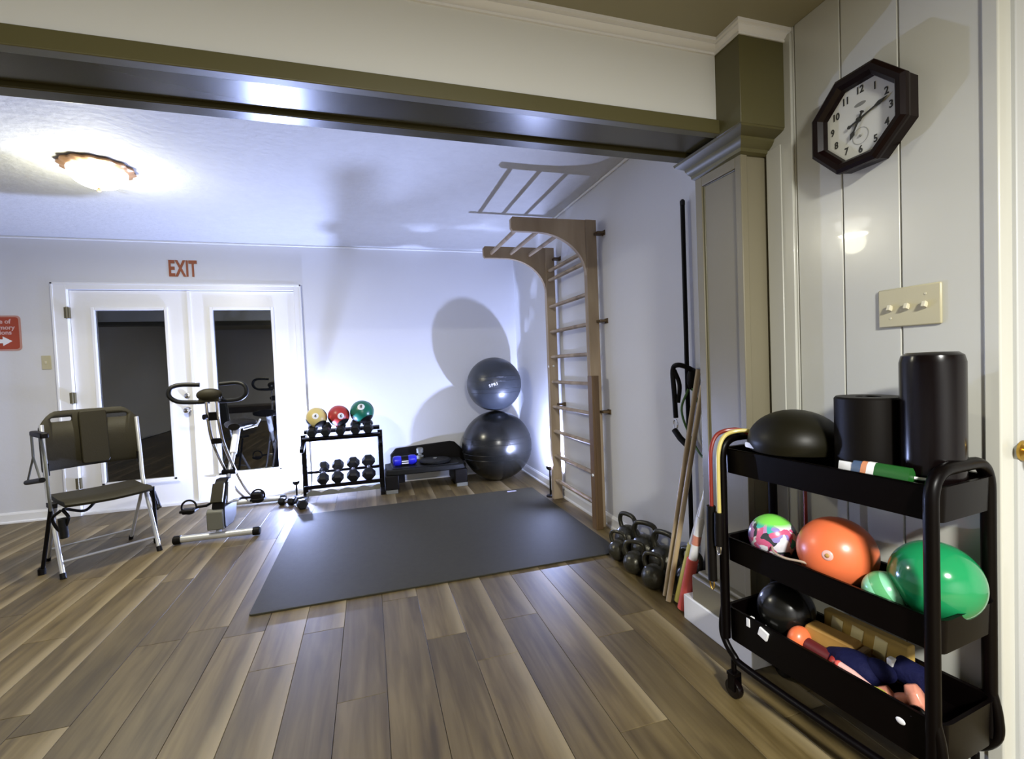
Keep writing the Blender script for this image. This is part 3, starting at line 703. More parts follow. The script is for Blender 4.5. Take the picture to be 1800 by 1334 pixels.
# upright black board leaning behind
t = thing('balance_board', 'black rounded board leaning on the wall behind the aerobic step', 'board', (0.53, 5.068, 0.0))
ptsb = [(-0.36, 0.17), (-0.36, 0.30), (-0.30, 0.365), (0.27, 0.395), (0.32, 0.385), (0.40, 0.30), (0.44, 0.17)]
part('deck', MB().prism(ptsb, -0.02, 0.02, XZ), 'black', t, bevel=0.01)
part('stand', MB().box((-0.30, -0.02, 0), (-0.22, 0.03, 0.20)), 'black', t)
part('stand', MB().box((0.28, -0.02, 0), (0.36, 0.03, 0.20)), 'black', t)
t = thing('blue_weight_roll', 'blue vinyl roll with a black band and two white stripes on step', 'weight', (0.300, 4.80, 0.232))
for s in (-1, 1):
    part('blue_end', MB().lathe([(0.030, 0.028), (0.044, 0.034), (0.050, 0.060), (0.048, 0.100), (0.036, 0.115)] if s > 0 else [(0.036, -0.115), (0.048, -0.100), (0.050, -0.060), (0.044, -0.034), (0.030, -0.028)], n=24, axis=(1, 0, 0), c=(0, 0, 0.050)), 'blue', t)
part('band', MB().cyl((-0.034, 0, 0.050), (0.034, 0, 0.050), 0.046, n=24), 'black', t, 'black middle band')
for z, yy in ((0.048, -0.0470), (0.027, -0.0435)):
    part('stripe', MB().box((-0.032, yy-0.002, z-0.005), (0.034, yy+0.006, z+0.005)), 'white', t, 'white stripe')
t = thing('balance_disc', 'dark grey round balance disc lying on the aerobic step', 'disc', (0.60, 4.80, 0.232))
part('disc', MB().lathe([(0.10, 0), (0.152, 0.010), (0.158, 0.024), (0.145, 0.036), (0.04, 0.044), (0.001, 0.045)], n=40), 'darkgrey', t)
part('valve', MB().lathe([(0.022, 0.043), (0.020, 0.048), (0.001, 0.050)], n=18), 'grey', t)
t = thing('grey_dumbbell', 'small grey upright dumbbell standing behind the round balance disc', 'dumbbell', (0.47, 4.985, 0.232))
part('weight', MB().lathe([(0.030, 0), (0.036, 0.01), (0.036, 0.05), (0.016, 0.06), (0.016, 0.07), (0.034, 0.08), (0.036, 0.12), (0.028, 0.13)], n=20), 'grey', t)

# ================================================================== FOLDING CHAIR
CO, CA = (-1.64, 3.664, 0), math.atan2(0.618, 0.786)
t = thing('folding_chair', 'brown plastic folding chair with silver tube legs standing by the doors', 'chair', CO, CA)
bp_ = []
def backpanel():
    rings = []
    xs = [-0.262 + 0.524*i/24 for i in range(25)]
    for x in xs:
        e = abs(x)/0.262; top = 1.006 - 0.10*max(0, (e-0.62)/0.38)**2.0; bot = 0.625 - 0.004*x
        yb = 0.262 - 0.045*(1-(x/0.262)**2)*-1.0
        ring = []
        for (f, th) in ((0, 0), (0.06, -0.012), (0.5, -0.015), (0.94, -0.012), (1, 0)):
            z = bot + (top-bot)*f; ring.append(Vector((x, yb + (z-0.62)*0.10 + th, z)))
        for (f, th) in ((0.94, 0.012), (0.5, 0.015), (0.06, 0.012)):
            z = bot + (top-bot)*f; ring.append(Vector((x, yb + (z-0.62)*0.10 + th, z)))
        rings.append(ring)
    return MB().loft(rings)
bo = part('backrest', backpanel(), 'brown_plastic', t, angle=50)
# cut the two handle slots
cut = MB()
for s in (-1, 1):
    c0 = s*0.145
    cut.prism(rrect(c0-0.055, 0.935, c0+0.055, 0.962, 0.011), 0.15, 0.45, XZ)
co = build('slot_cutter', cut, 'black', t)
md = bo.modifiers.new('slots', 'BOOLEAN'); md.object = co; md.operation = 'DIFFERENCE'; md.solver = 'EXACT'
bpy.context.view_layer.update()
me = bpy.data.meshes.new_from_object(bo.evaluated_get(bpy.context.evaluated_depsgraph_get()))
bo.modifiers.clear(); bo.data = me
bpy.data.objects.remove(co, do_unlink=True)
part('back_pad', MB().prism(rrect(-0.062, 0.64, 0.085, 0.995, 0.02), 0.268, 0.290, lambda x, y, d: Vector((x, d + (y-0.62)*0.10-0.002, y))), 'brown_plastic', t, 'raised middle pad of the backrest', bevel=0.006)
seat = []
for i in range(17):
    x = -0.222 + 0.444*i/16; e = abs(x)/0.222
    f = -0.055 + 0.035*e**3; r_ = 0.335
    seat.append([Vector((x, yy, zz + 0.006*e)) for yy, zz in ((f, 0.425), (f-0.006, 0.440), (f+0.012, 0.456), (0.14, 0.452), (r_, 0.462), (r_+0.006, 0.45), (r_, 0.43), (0.14, 0.425))])
part('seat', MB().loft(seat), 'brown_plastic', t, angle=50)
for s in (-1, 1):
    part('front_leg', MB().tube(smooth_path([(s*0.247, 0.0, 0.012), (s*0.247, 0.095, 0.20), (s*0.247, 0.195, 0.40), (s*0.247, 0.235, 0.50), (s*0.247, 0.255, 0.70), (s*0.247, 0.285, 0.925)], 5), 0.0125, 12), 'silver', t)
    part('foot_cap', MB().cyl((s*0.247, -0.004, 0.0), (s*0.247, 0.010, 0.030), 0.016), 'black', t)
    part('rear_leg', MB().tube([(s*0.225, 0.17, 0.43), (s*0.225, 0.48, 0.012)], 0.0105, 12), 'silver', t)
    part('foot_cap', MB().cyl((s*0.225, 0.485, 0.0), (s*0.225, 0.472, 0.028), 0.014), 'black', t)
    part('outer_strut', MB().tube([(s*0.262, 0.10, 0.43), (s*0.30, 0.21, 0.02)], 0.011, 12), 'black', t, 'black outer strut')
    part('foot_cap', MB().lathe([(0.020, 0), (0.020, 0.035), (0.012, 0.045)], (s*0.302, 0.213, 0), 16), 'black', t)
    part('seat_bracket', MB().box((s*0.226, 0.13, 0.41), (s*0.262, 0.22, 0.44)), 'black', t, bevel=0.003)
    part('back_clip', MB().box((s*0.228, 0.246, 0.60), (s*0.258, 0.266, 0.68)), 'black', t, bevel=0.003)
part('front_crossbar', MB().cyl((-0.247, 0.045, 0.090), (0.247, 0.045, 0.090), 0.008), 'silver', t)
part('rear_crossbar', MB().cyl((-0.225, 0.42, 0.090), (0.225, 0.42, 0.090), 0.006), 'silver', t)
# side post with black grip for the pull band
part('side_post', MB().tube(smooth_path([(-0.285, 0.10, 0.865), (-0.285, 0.02, 0.70), (-0.285, 0.0, 0.52), (-0.275, 0.03, 0.42)], 6), 0.008, 10), 'grey', t)
part('side_grip', MB().box((-0.305, 0.0, 0.862), (-0.265, 0.28, 0.895)), 'black', t, 'black grip on the side post', bevel=0.008)
def local_c(p):
    v = Matrix.Rotation(CA, 4, 'Z') @ Vector(p); return Vector((v.x+CO[0], v.y+CO[1], v.z))
q = thing('stirrup_handle', 'grey strap stirrup handle hanging at the left side of the chair', 'handle', local_c((-0.30, 0.24, 0.56)), CA)
part('strap', MB().tube([(0, 0.01, 0.31), (0, 0.0, 0.17)], 0.007, 8), 'grey', q)
part('side_strap', MB().tube([(0, 0, 0.175), (0, -0.16, 0.035)], 0.006, 8).tube([(0, 0, 0.175), (0, 0.20, 0.0)], 0.006, 8), 'grey', q)
part('grip', MB().tube([(0, -0.19, 0.050), (0, 0.23, -0.012)], 0.016, 14), 'black', q, 'black foam grip')
q = thing('band_tangle', 'black pull bands bundled under the left side of the chair seat', 'exercise band', local_c((-0.235, 0.02, 0.26)), CA)
part('band', MB().tube(smooth_path([(0, 0, 0.15), (-0.03, 0.05, 0.10), (0.0, 0.02, 0.02), (0.03, -0.02, 0.10), (0.02, 0.03, 0.15), (0.13, 0.10, 0.10), (0.2, 0.16, 0.13)], 6), 0.009, 8), 'black', q)
part('grip', MB().tube([(0.005, 0, 0.10), (0.012, 0.01, -0.02)], 0.022, 14), 'rubber', q)
q = thing('band_tangle', 'black pull handle and bands hanging at the right side of the chair', 'exercise band', local_c((0.30, 0.22, 0.22)), CA)
part('band', MB().tube(smooth_path([(-0.06, 0.0, 0.20), (0.0, 0.02, 0.17), (0.012, 0.06, 0.08), (0.02, 0.0, 0.02), (0.0, -0.03, 0.10), (-0.03, -0.02, 0.19)], 6), 0.008, 8), 'black', q)
part('grip', MB().tube([(0.01, 0.05, 0.14), (0.02, -0.02, 0.03)], 0.020, 14), 'rubber', q)

# ================================================================== EXERCISE BIKE
t = thing('exercise_bike', 'folding upright exercise bike with black handlebars in front of the doors', 'exercise bike', (-1.11, 3.893, 0), -0.03)
def stab(y, w, x=0):
    part('stabiliser', MB().cyl((x-w+0.03, y, 0.035), (x+w-0.03, y, 0.035), 0.024), 'silver', t)
    for s in (-1, 1): part('end_cap', MB().lathe([(0.020, 0), (0.031, 0.004), (0.031, 0.046), (0.024, 0.052)], (x+s*(w-0.045), y, 0.033), 20, axis=(s, 0, 0)), 'black', t)
stab(0.0, 0.275); stab(0.93, 0.26, 0.02)
part('seat_post', MB().tube([(0, 0.01, 0.05), (0, 0.30, 0.37), (0, 0.585, 0.70)], 0.019, 14), 'silver', t)
part('seat_tube', MB().tube([(0, 0.46, 0.555), (0, 0.60, 0.74)], 0.027, 14), 'white', t)
for s in (-1, 1):
    part('handle_post', MB().tube(smooth_path([(s*0.034, 0.03, 1.06), (s*0.034, 0.05, 0.88), (s*0.034, 0.12, 0.70), (s*0.034, 0.33, 0.47), (s*0.034, 0.62, 0.22), (s*0.03, 0.93, 0.045)], 6), 0.0115, 12), 'chrome', t)
part('pivot', MB().cyl((-0.05, 0.335, 0.43), (0.05, 0.335, 0.43), 0.020), 'black', t)
for a_, b_ in (((-0.036, 0.04, 0.87), (0.036, 0.066, 0.93)), ((-0.036, 0.09, 0.69), (0.036, 0.12, 0.73))): part('post_brace', MB().box(a_, b_), 'black', t, bevel=0.003)
part('tension_knob', MB().lathe([(0.012, 0), (0.020, 0.012), (0.020, 0.028), (0.010, 0.032)], (-0.03, 0.03, 0.90), 14, axis=(-0.7, -0.7, 0)), 'black', t)
hs = [(0.0, 0.0, -0.12), (0, 0, 0)]
for s in (-1, 1):
    pth = [(s*0.02, 0.06, 1.010), (s*0.11, 0.04, 1.010), (s*0.20, 0.0, 1.022), (s*0.245, -0.02, 1.065), (s*0.235, -0.02, 1.118), (s*0.18, 0.0, 1.140), (s*0.065, 0.02, 1.135)]
    part('handlebar', MB().tube(smooth_path(pth, 7), 0.0155, 12), 'rubber', t)
part('console', MB().ball((0, 0.0, 1.060), 0.085, 28, 18, sc=(1.0, 0.45, 0.55)).box((-0.065, -0.02, 1.01), (0.065, 0.05, 1.04)), 'brown_plastic', t, 'brown dome-backed console')
sd = []
for i in range(15):
    f = i/14; y = 0.52 + 0.25*f; wv = 0.045 + 0.085*math.sin(min(1, f*1.15)*PI/2)**1.5; wv *= (1 if f < 0.85 else (1-((f-0.85)/0.15)**2*0.35))
    sd.append([Vector((wv*math.cos(a), y, 0.765 + 0.028*math.sin(a) + (0.02*f if math.sin(a) > 0 else 0))) for a in [2*PI*k/18 for k in range(18)]])
part('saddle', MB().loft(sd), 'black', t)
part('saddle_rail', MB().tube([(0.05, 0.60, 0.735), (0.13, 0.70, 0.75), (0.15, 0.74, 0.80)], 0.008, 10), 'silver', t)
hp = [(0.0, 0.075), (-0.015, 0.10), (-0.015, 0.225), (0.08, 0.40), (0.12, 0.425), (0.19, 0.42), (0.26, 0.34), (0.30, 0.22), (0.26, 0.10), (0.18, 0.065)]
part('flywheel_cover', MB().prism(hp, -0.030, 0.056, YZ), 'black', t, bevel=0.012)
part('front_shroud', MB().prism([(-0.03, 0.08), (-0.034, 0.215), (0.0, 0.235), (0.02, 0.22), (0.02, 0.08)], -0.058, 0.050, YZ), 'grey', t, 'grey front shroud', bevel=0.008)
part('side_panel', MB().prism([(0.05, 0.25), (0.10, 0.395), (0.16, 0.39), (0.20, 0.30), (0.18, 0.22)], 0.056, 0.064, YZ), 'silver', t, bevel=0.002)
part('top_panel', MB().box((-0.026, 0.0, 0.27), (0.05, 0.02, 0.41), rot=(-0.55, 0, 0)), 'brown_plastic', t, 'dark brown panel on the cover')
part('axle', MB().cyl((-0.10, 0.18, 0.235), (0.10, 0.18, 0.235), 0.012), 'silver', t)
for s, py in ((-1, 0.12), (1, 0.26)):
    part('crank', MB().tube([(s*0.085, 0.18, 0.235), (s*0.10, py, 0.23), (s*0.17, py, 0.225)], 0.010, 10), 'black', t)
    pd = part('pedal', MB().box((s*0.165, py-0.045, 0.200), (s*0.265, py+0.045, 0.218)), 'black', t, bevel=0.004)
    part('strap', MB().tube([(s*0.215+0.048*math.cos(a), py, 0.232+0.050*math.sin(a)) for a in [2*PI*i/28 for i in range(28)]], 0.007, 8, closed=True), 'black', pd)
    part('toe_cage', MB().box((s*0.175, py-0.04, 0.186), (s*0.255, py+0.035, 0.222 if s < 0 else 0.262)), 'black', pd, bevel=0.012)

# ================================================================== KETTLEBELLS
def kettlebell(r):
    t = thing('kettlebell', '', 'kettlebell', (0, 0, 0), 0, 'kettlebells lined up along the right wall')
    part('bell', MB().ball((0, 0, r*0.93), r, 28, 18, a0=0.42), 'iron', t)
    h = r*1.05
    part('handle', MB().tube(smooth_path([(0, -h*0.62, r*1.55), (0, -h*0.80, r*2.15), (0, -h*0.62, r*2.65), (0, 0, r*2.78), (0, h*0.62, r*2.65), (0, h*0.80, r*2.15), (0, h*0.62, r*1.55)], 5), r*0.17, 12), 'iron', t)
    return t
kl = ['cast iron kettlebell nearest the wall bars, against the right wall', 'cast iron kettlebell second from the wall bars, against the wall', 'cast iron kettlebell third from the wall bars, against the wall', 'cast iron kettlebell partly behind the two wooden dowels',
      'small kettlebell at the mat corner in the front row', 'small kettlebell in the middle of the front row', 'small kettlebell of the front row closest to the wooden dowels']
ks = [(1.505, 2.60, 0.082, 0.2), (1.505, 2.405, 0.084, 0.5), (1.505, 2.215, 0.086, 0.3), (1.500, 1.985, 0.082, 0.1), (1.380, 2.50, 0.060, 0.5), (1.372, 2.308, 0.063, 0.8), (1.370, 2.118, 0.064, 0.5)]
for lb, (x, y, r, a) in zip(kl, ks):
    k = kettlebell(r); k['label'] = lb; k.location = (x, y, 0); k.rotation_euler = (0, 0, a)

# ================================================================== POLES, DOWELS, TUBES BY THE COLUMN
t = thing('door_anchor_bar', 'tall slim black pole standing upright against the right wall', 'pole', (1.575, 2.075, 0))
part('shaft', MB().cyl((0, 0, 0.0), (0.005, 0.005, 1.99), 0.0115, n=16), 'black', t)
part('end_cap', MB().lathe([(0.013, 0), (0.013, 0.02), (0.006, 0.028)], (0.005, 0.005, 1.975), 14), 'rubber', t)
t = thing('resistance_tube', 'green resistance tube with black handles hanging on the tall black pole', 'exercise band', (1.562, 2.05, 1.08))
part('strap_loop', MB().tube(smooth_path([(0.035, 0.0, 0.03), (0, -0.015, 0.055), (-0.04, 0.02, 0.075), (-0.05, 0.055, 0.05), (-0.045, 0.055, -0.08), (-0.04, 0.055, -0.20)], 6), 0.013, 10), 'black', t)
part('strap_loop', MB().tube(smooth_path([(-0.045, 0.05, 0.05), (-0.03, 0.03, -0.03), (-0.035, 0.04, -0.12)], 5), 0.011, 10), 'black', t)
part('knot', MB().ball((0.02, -0.01, 0.0), 0.030, 18, 12, sc=(1, 0.9, 2.0)), 'black', t)
part('tube', MB().tube(smooth_path([(0.0, 0.0, -0.05), (-0.03, 0.02, -0.16), (0.0, -0.01, -0.30), (0.0, -0.10, -0.385), (0.0, -0.135, -0.32), (0.0, -0.115, -0.20), (0.01, -0.05, -0.10), (0.01, -0.01, -0.03)], 7), 0.006, 10), 'ygreen', t)
part('metal_ring', MB().tube([(-0.04+0.0, 0.058+0.016*math.cos(a), -0.235+0.024*math.sin(a)) for a in [2*PI*i/20 for i in range(20)]], 0.0035, 8, closed=True), 'chrome', t, 'silver ring')
part('handle', MB().tube([(-0.04, 0.070, -0.265), (-0.035, 0.03, -0.305), (-0.02, -0.02, -0.345)], 0.016, 12), 'black', t, 'black foam handle')
def leaning(name, label, cat, segs, group=None):
    base = Vector(segs[0]); t = thing(name, label, cat, base, 0, group)
    for nm, a, b, r, r2, m in segs[1:]:
        part(nm, MB().cyl(Vector(a)-base, Vector(b)-base, r, r2, 18), m, t)
    return t
def lerp(a, b, f): return tuple(a[i]+(b[i]-a[i])*f for i in range(3))
for lb, a, b in (('wooden dowel leaning by the column, the one farther from it', (1.368, 2.020, 0.004), (1.575, 1.985, 1.13)), ('wooden dowel leaning by the column, the one nearer to it', (1.350, 1.968, 0.004), (1.565, 1.945, 1.05))):
    leaning('wooden_dowel', lb, 'stick', [a, ('rod', a, b, 0.0125, 0.0125, 'dowel')], 'wooden dowels leaning by the column')
a, b = (1.392, 1.945, 0.008), (1.540, 1.765, 0.98)
leaning('weighted_bar', 'leaning exercise bar with yellow foam foot and black upper grip', 'exercise bar',
    [a, ('foam_foot', a, lerp(a, b, 0.30), 0.022, 0.020, 'lemon'), ('white_sleeve', lerp(a, b, 0.30), lerp(a, b, 0.52), 0.015, 0.008, 'white'), ('shaft', lerp(a, b, 0.5), lerp(a, b, 0.66), 0.006, 0.006, 'lemon'), ('grip', lerp(a, b, 0.64), b, 0.022, 0.020, 'black')])
a, b = (1.366, 1.876, 0.010), (1.447, 1.745, 0.74)
leaning('weighted_bar', 'leaning exercise bar with coral red foam foot and white sleeve', 'exercise bar',
    [a, ('foam_foot', a, lerp(a, b, 0.34), 0.026, 0.026, 'coral'), ('white_sleeve', lerp(a, b, 0.34), lerp(a, b, 0.62), 0.019, 0.019, 'white'), ('band', lerp(a, b, 0.44), lerp(a, b, 0.50), 0.0195, 0.0195, 'peach'), ('shaft', lerp(a, b, 0.5), b, 0.014, 0.010, 'white')])
a, b = (1.47, 1.85, 0.0), (1.50, 1.80, 0.60)
leaning('dark_stick', 'dark brown stick leaning in the corner behind the red-footed bar', 'stick', [a, ('rod', a, b, 0.024, 0.018, 'black')])

# ================================================================== ROLLING CART
FX, FY = 1.165, 1.36
CANG = math.atan2(-0.995, 0.099)
def cw_(s, v, z): return Vector((FX + 0.099*s + 0.995*v, FY - 0.995*s + 0.099*v, z))
CW, CL = 0.246, 0.608
t = thing('rolling_cart', 'black three-tier rolling metal cart full of balls below the clock', 'cart', (FX, FY, 0), CANG)
for s in (0.0, CL):
    pth = fillet([(s, 0, 0.20), (s, 0, 0.905), (s, CW, 0.905), (s, CW, 0.20)], 0.075, 8)
    part('end_frame', MB().tube(pth, 0.0155, 14), 'black_metal', t)
for v in (0.0, CW):
    pth = smooth_path([(0.0, v, 0.33), (-0.014, v, 0.26), (-0.012, v, 0.20), (0.03, v, 0.150), (0.10, v, 0.132), (0.5, v, 0.132), (CL-0.03, v, 0.150), (CL+0.012, v, 0.20), (CL+0.014, v, 0.26), (CL, v, 0.33)], 6)
    part('bottom_rail', MB().tube(pth, 0.012, 12), 'black_metal', t)
def tray(z0, z1, zf):
    s0, s1, v0, v1 = -0.004, CL+0.014, 0.012, CW-0.012; k = 0.003; th = 0.004
    mb = MB()
    o = [rrect(s0+k, v0+k, s1-k, v1-k, 0.02, 4), rrect(s0, v0, s1, v1, 0.025, 4), rrect(s0-0.006, v0-0.006, s1+0.006, v1+0.006, 0.03, 4), rrect(s0+th, v0+th, s1-th, v1-th, 0.023, 4), rrect(s0+k+th, v0+k+th, s1-k-th, v1-k-th, 0.018, 4)]
    zz = [z0, z1-0.004, z1, z1-0.001, zf]
    return mb.loft([[Vector((x, y, z)) for x, y in r] for r, z in zip(o, zz)])
T1, T2, T3 = (0.785, 0.872, 0.789), (0.475, 0.560, 0.479), (0.192, 0.312, 0.239)
for a, b, c_ in (T1, T2, T3): part('tray', tray(a, b, c_), 'black_metal', t, angle=30)
part('badge', MB().ball((CL-0.075, 0.0125, 0.262), 0.011, 16, 10, sc=(1, 0.2, 0.75)), 'white', t, 'small white oval badge on the lowest tray')
for s in (0.03, CL-0.03):
    for v in (0.0, CW):
        cst = part('caster', MB().cyl((s, v, 0.085), (s, v, 0.135), 0.009, n=12).box((s-0.016, v-0.018, 0.080), (s+0.016, v+0.018, 0.092)).box((s-0.012, v-0.018, 0.03), (s+0.016, v-0.014, 0.085)).box((s-0.012, v+0.014, 0.03), (s+0.016, v+0.018, 0.085)), 'black_metal', t, bevel=0.001)
        part('wheel', MB().lathe([(0.018, -0.013), (0.030, -0.011), (0.0325, -0.005), (0.0325, 0.005), (0.030, 0.011), (0.018, 0.013)], (s, v, 0.0325), 24, axis=(0, 1, 0)), 'gloss_black', cst)
def on_cart(name, label, cat, s, v, z, rot=0.0, group=None):
    return thing(name, label, cat, cw_(s, v, z), CANG+rot, group)
# top tier
q = on_cart('half_dome_trainer', 'black half-dome balance trainer on the top tray of the cart', 'balance trainer', 0.185, 0.120, 0.876)
part('dome', MB().lathe([(0.118, 0), (0.130, 0.005), (0.137, 0.028)] + [(0.137*math.cos(a), 0.028+0.106*math.sin(a)) for a in [PI/2*i/12 for i in range(1, 12)]] + [(0.001, 0.134)], n=48), mat('dome_vinyl', (0.008, 0.007, 0.003), 0.42, spec=0.2, var=0.1), q)
part('logo', MB().prism(rrect(-0.065, 0.012, -0.020, 0.028, 0.006), -0.1305, -0.1265, XZ).rot((0, 0, -0.22)), 'white', q, 'small white logo patch')
q = on_cart('foam_roller', 'short wide black foam roller standing behind the half dome on cart', 'foam roller', 0.404, 0.125, 0.790)
part('roll', MB().lathe([(0.077, 0), (0.080, 0.004), (0.080, 0.268), (0.076, 0.273), (0.030, 0.273), (0.028, 0.262)], n=44), 'black', q)
q = on_cart('foam_roller', 'tall glossy black foam roller standing at the near end of cart', 'foam roller', 0.550, 0.130, 0.790)
part('roll', MB().lathe([(0.060, 0), (0.065, 0.006), (0.065, 0.365), (0.061, 0.382), (0.050, 0.390), (0.001, 0.391)], n=40), 'gloss_black', q)
q = on_cart('wipes_packet', 'green packet with a white, blue and orange end on the top tray', 'packet', 0.475, 0.036, 0.850)
def pillow(x0, x1, w0, w1, h, n=6):
    rings = []
    for i in range(n+1):
        f = i/n; x = x0+(x1-x0)*f; w = w0+(w1-w0)*f
        rings.append([Vector((x, w*math.cos(a), h*math.sin(a))) for a in [2*PI*k/14 for k in range(14)]])
    return MB().loft(rings)
part('green_sleeve', pillow(0.0, 0.078, 0.019, 0.019, 0.050), 'packgreen', q)
part('white_band', pillow(-0.018, 0.0, 0.019, 0.019, 0.050), 'white', q)
part('orange_band', pillow(-0.032, -0.018, 0.019, 0.019, 0.049), 'packorange', q)
part('blue_panel', pillow(-0.055, -0.032, 0.018, 0.019, 0.047), 'packblue', q)
part('crumpled_end', pillow(-0.095, -0.055, 0.006, 0.018, 0.040), 'white', q)
q = on_cart('white_pen', 'short white pen lying on the top tray beside the tall roller', 'pen', 0.575, 0.045, 0.874)
part('barrel', MB().cyl((-0.022, 0, 0), (0.014, 0.01, 0), 0.004), 'white', q)
part('tip', MB().cyl((0.014, 0.01, 0), (0.022, 0.012, 0), 0.004, 0.001), 'grey', q)
# middle tier balls
def cball(name, label, s, v, r, m, zf=0.4795, sq=1.0):
    q = on_cart(name, label, 'ball', s, v, zf); part('skin', MB().ball((0, 0, r*sq), r, 44, 28, sc=(1, 1, sq)), m, q); return q
q = cball('splash_ball', 'small multicoloured splash-print ball on the middle tray of the cart', 0.118, 0.095, 0.074, 'splash', zf=0.505)
q2 = q
q = cball('inflatable_ball', 'orange inflatable ball on the middle tray of the cart', 0.318, 0.112, 0.104, 'orange', zf=0.4945, sq=0.97)
nd = (Vector((0, 0, 1.19)) - cw_(0.318, 0.112, 0.595)).normalized()
nl = Matrix.Rotation(-CANG, 3, 'Z') @ (nd + Vector((-0.25, 0.1, -0.12))).normalized()
part('valve', MB().ball((0, 0, 0), 0.0145, 18, 8, sc=(1, 1, 0.25), axis=nl).move(nl*0.103 + Vector((0, 0, 0.101))), 'pink', q, 'pale air valve')
part('valve_plug', MB().ball((0, 0, 0), 0.006, 12, 8, sc=(1, 1, 0.5), axis=nl).move(nl*0.107 + Vector((0, 0, 0.101))), 'tan', q)
cball('inflatable_ball', 'glossy dark green ball on the middle tray, near end of the cart', 0.548, 0.138, 0.098, 'greenball', zf=0.500)
q = cball('inflatable_ball', 'small mint green ball with darker band before the larger green ball', 0.470, 0.068, 0.050, 'mint', zf=0.502)
part('swirl_band', MB().ball((0, 0, 0), 0.0504, 40, 8, a0=PI*0.46, a1=PI*0.62, axis=(0.75, 0.3, 0.55)).move((0, 0, 0.050)), 'mintdark', q, 'darker green swirl band')
q = on_cart('yellow_foam_block', 'yellow foam block behind the orange ball on the middle tray', 'foam block', 0.235, 0.205, 0.482)
part('block', MB().box((-0.06, -0.02, 0), (0.06, 0.02, 0.075)), 'lemon', q, bevel=0.006)
q = on_cart('pale_cord', 'thin pale cord lying along the rim of the middle tray', 'cord', 0.24, 0.012, 0.560)
part('strand', MB().tube(smooth_path([(-0.075, 0.02, 0.012), (-0.05, 0.0, 0.006), (-0.01, -0.004, 0.004), (0.04, 0.002, 0.010), (0.08, 0.02, 0.004)], 6), 0.0035, 8), 'cord', q)
# lower tier
q = on_cart('medicine_ball', 'black medicine ball in the far end of the bottom tray', 'ball', 0.135, 0.130, 0.241)
part('skin', MB().ball((0, 0, 0.088), 0.088, 40, 26), 'ball_black', q)
part('seam', MB().tube([(0.0885*math.cos(a), 0, 0.088+0.0885*math.sin(a)) for a in [2*PI*i/40 for i in range(40)]], 0.0015, 6, closed=True), 'black', q)
q = on_cart('ankle_weight', 'black ankle weight with white reflective tabs in the bottom tray', 'weight', 0.105, 0.030, 0.262)
part('cuff', MB().tube([(-0.06, 0, 0.022), (-0.03, -0.002, 0.024), (0.0, 0, 0.02), (0.03, 0.0, 0.018)], 0.016, 14), 'black', q)
part('tab', MB().box((-0.028, -0.020, 0.012), (-0.014, 0.006, 0.042)), 'white', q, 'white reflective tab', bevel=0.002)
part('tab', MB().box((0.022, -0.024, 0.004), (0.056, 0.006, 0.034), rot=(0, 0.3, 0)), 'white', q, 'white reflective tab', bevel=0.002)
q = on_cart('hand_weight', 'small dumbbell with orange-red round end in the bottom tray', 'dumbbell', 0.225, 0.070, 0.290)
part('head', MB().ball((0, 0, 0), 0.041, 24, 16, sc=(0.75, 1, 1)), 'orange', q)
part('handle', MB().tube([(0.01, 0.0, -0.002), (0.10, 0.0, -0.006)], 0.022, 16), mat('maroon_foam', (0.10, 0.010, 0.012), 0.5), q, 'maroon handle')
part('head', MB().ball((0.125, -0.004, -0.008), 0.030, 24, 16, sc=(0.9, 1, 1)), 'red', q, 'red end')
q = on_cart('cork_block', 'tan cork yoga wedge lying in the bottom tray', 'yoga block', 0.290, 0.122, 0.312, 0.12)
part('block', MB().prism([(-0.085, -0.028), (-0.06, 0.028), (0.07, 0.022), (0.085, -0.02), (0.02, -0.04)], -0.028, 0.028, XZ), 'tan', q, bevel=0.006)
part('end_pad', MB().box((0.078, -0.022, -0.026), (0.098, 0.024, 0.014)), 'brownwood', q, 'darker brown end', bevel=0.004)
q = on_cart('ochre_block', 'yellow block with pale painted glints in place of the reflecting tray back', 'foam block', 0.330, 0.205, 0.241)  # block added in place of the tray back, its reflections painted as patches
part('block', MB().box((-0.11, -0.014, 0), (0.13, 0.018, 0.118)), 'ochre', q, bevel=0.005)
for x in (-0.085, -0.025, 0.040):
    part('slot', MB().box((x, -0.0165, 0.045), (x+0.034, -0.013, 0.108), rot=(0, 0.15, 0)), 'cream', q, 'pale slot', bevel=0.004)
q = on_cart('navy_glove', 'navy blue fabric bundle heaped in the bottom tray', 'fabric', 0.385, 0.085, 0.282)
part('bundle', MB().ball((0, 0, 0.012), 0.055, 30, 20, sc=(1.25, 0.85, 0.72)).ball((0.055, 0.01, 0.03), 0.034, 24, 14, sc=(1.2, 0.8, 0.8)), 'navy', q)
part('cuff', MB().tube([(-0.065, 0, 0.0), (-0.04, 0.0, 0.012)], 0.030, 16), 'navy', q)
q = on_cart('navy_roll', 'small dark navy roll beside the near post in the bottom tray', 'fabric', 0.500, 0.140, 0.285)
part('roll', MB().tube([(-0.04, 0, 0.035), (0.03, 0.0, 0.03)], 0.034, 18), 'navy', q)
part('white_tag', MB().box((-0.050, -0.034, 0.045), (-0.034, -0.014, 0.066)), 'white', q, 'white tag', bevel=0.003)
q = on_cart('hand_weight', 'peach vinyl dumbbell at the near end of the bottom tray', 'dumbbell', 0.500, 0.070, 0.278, 0.5)
part('head', MB().lathe([(0.020, -0.045), (0.033, -0.038), (0.034, -0.015), (0.018, -0.008)], (0, 0, 0), 8, axis=(1, 0, 0.5)), 'peach', q, bevel=0.003)
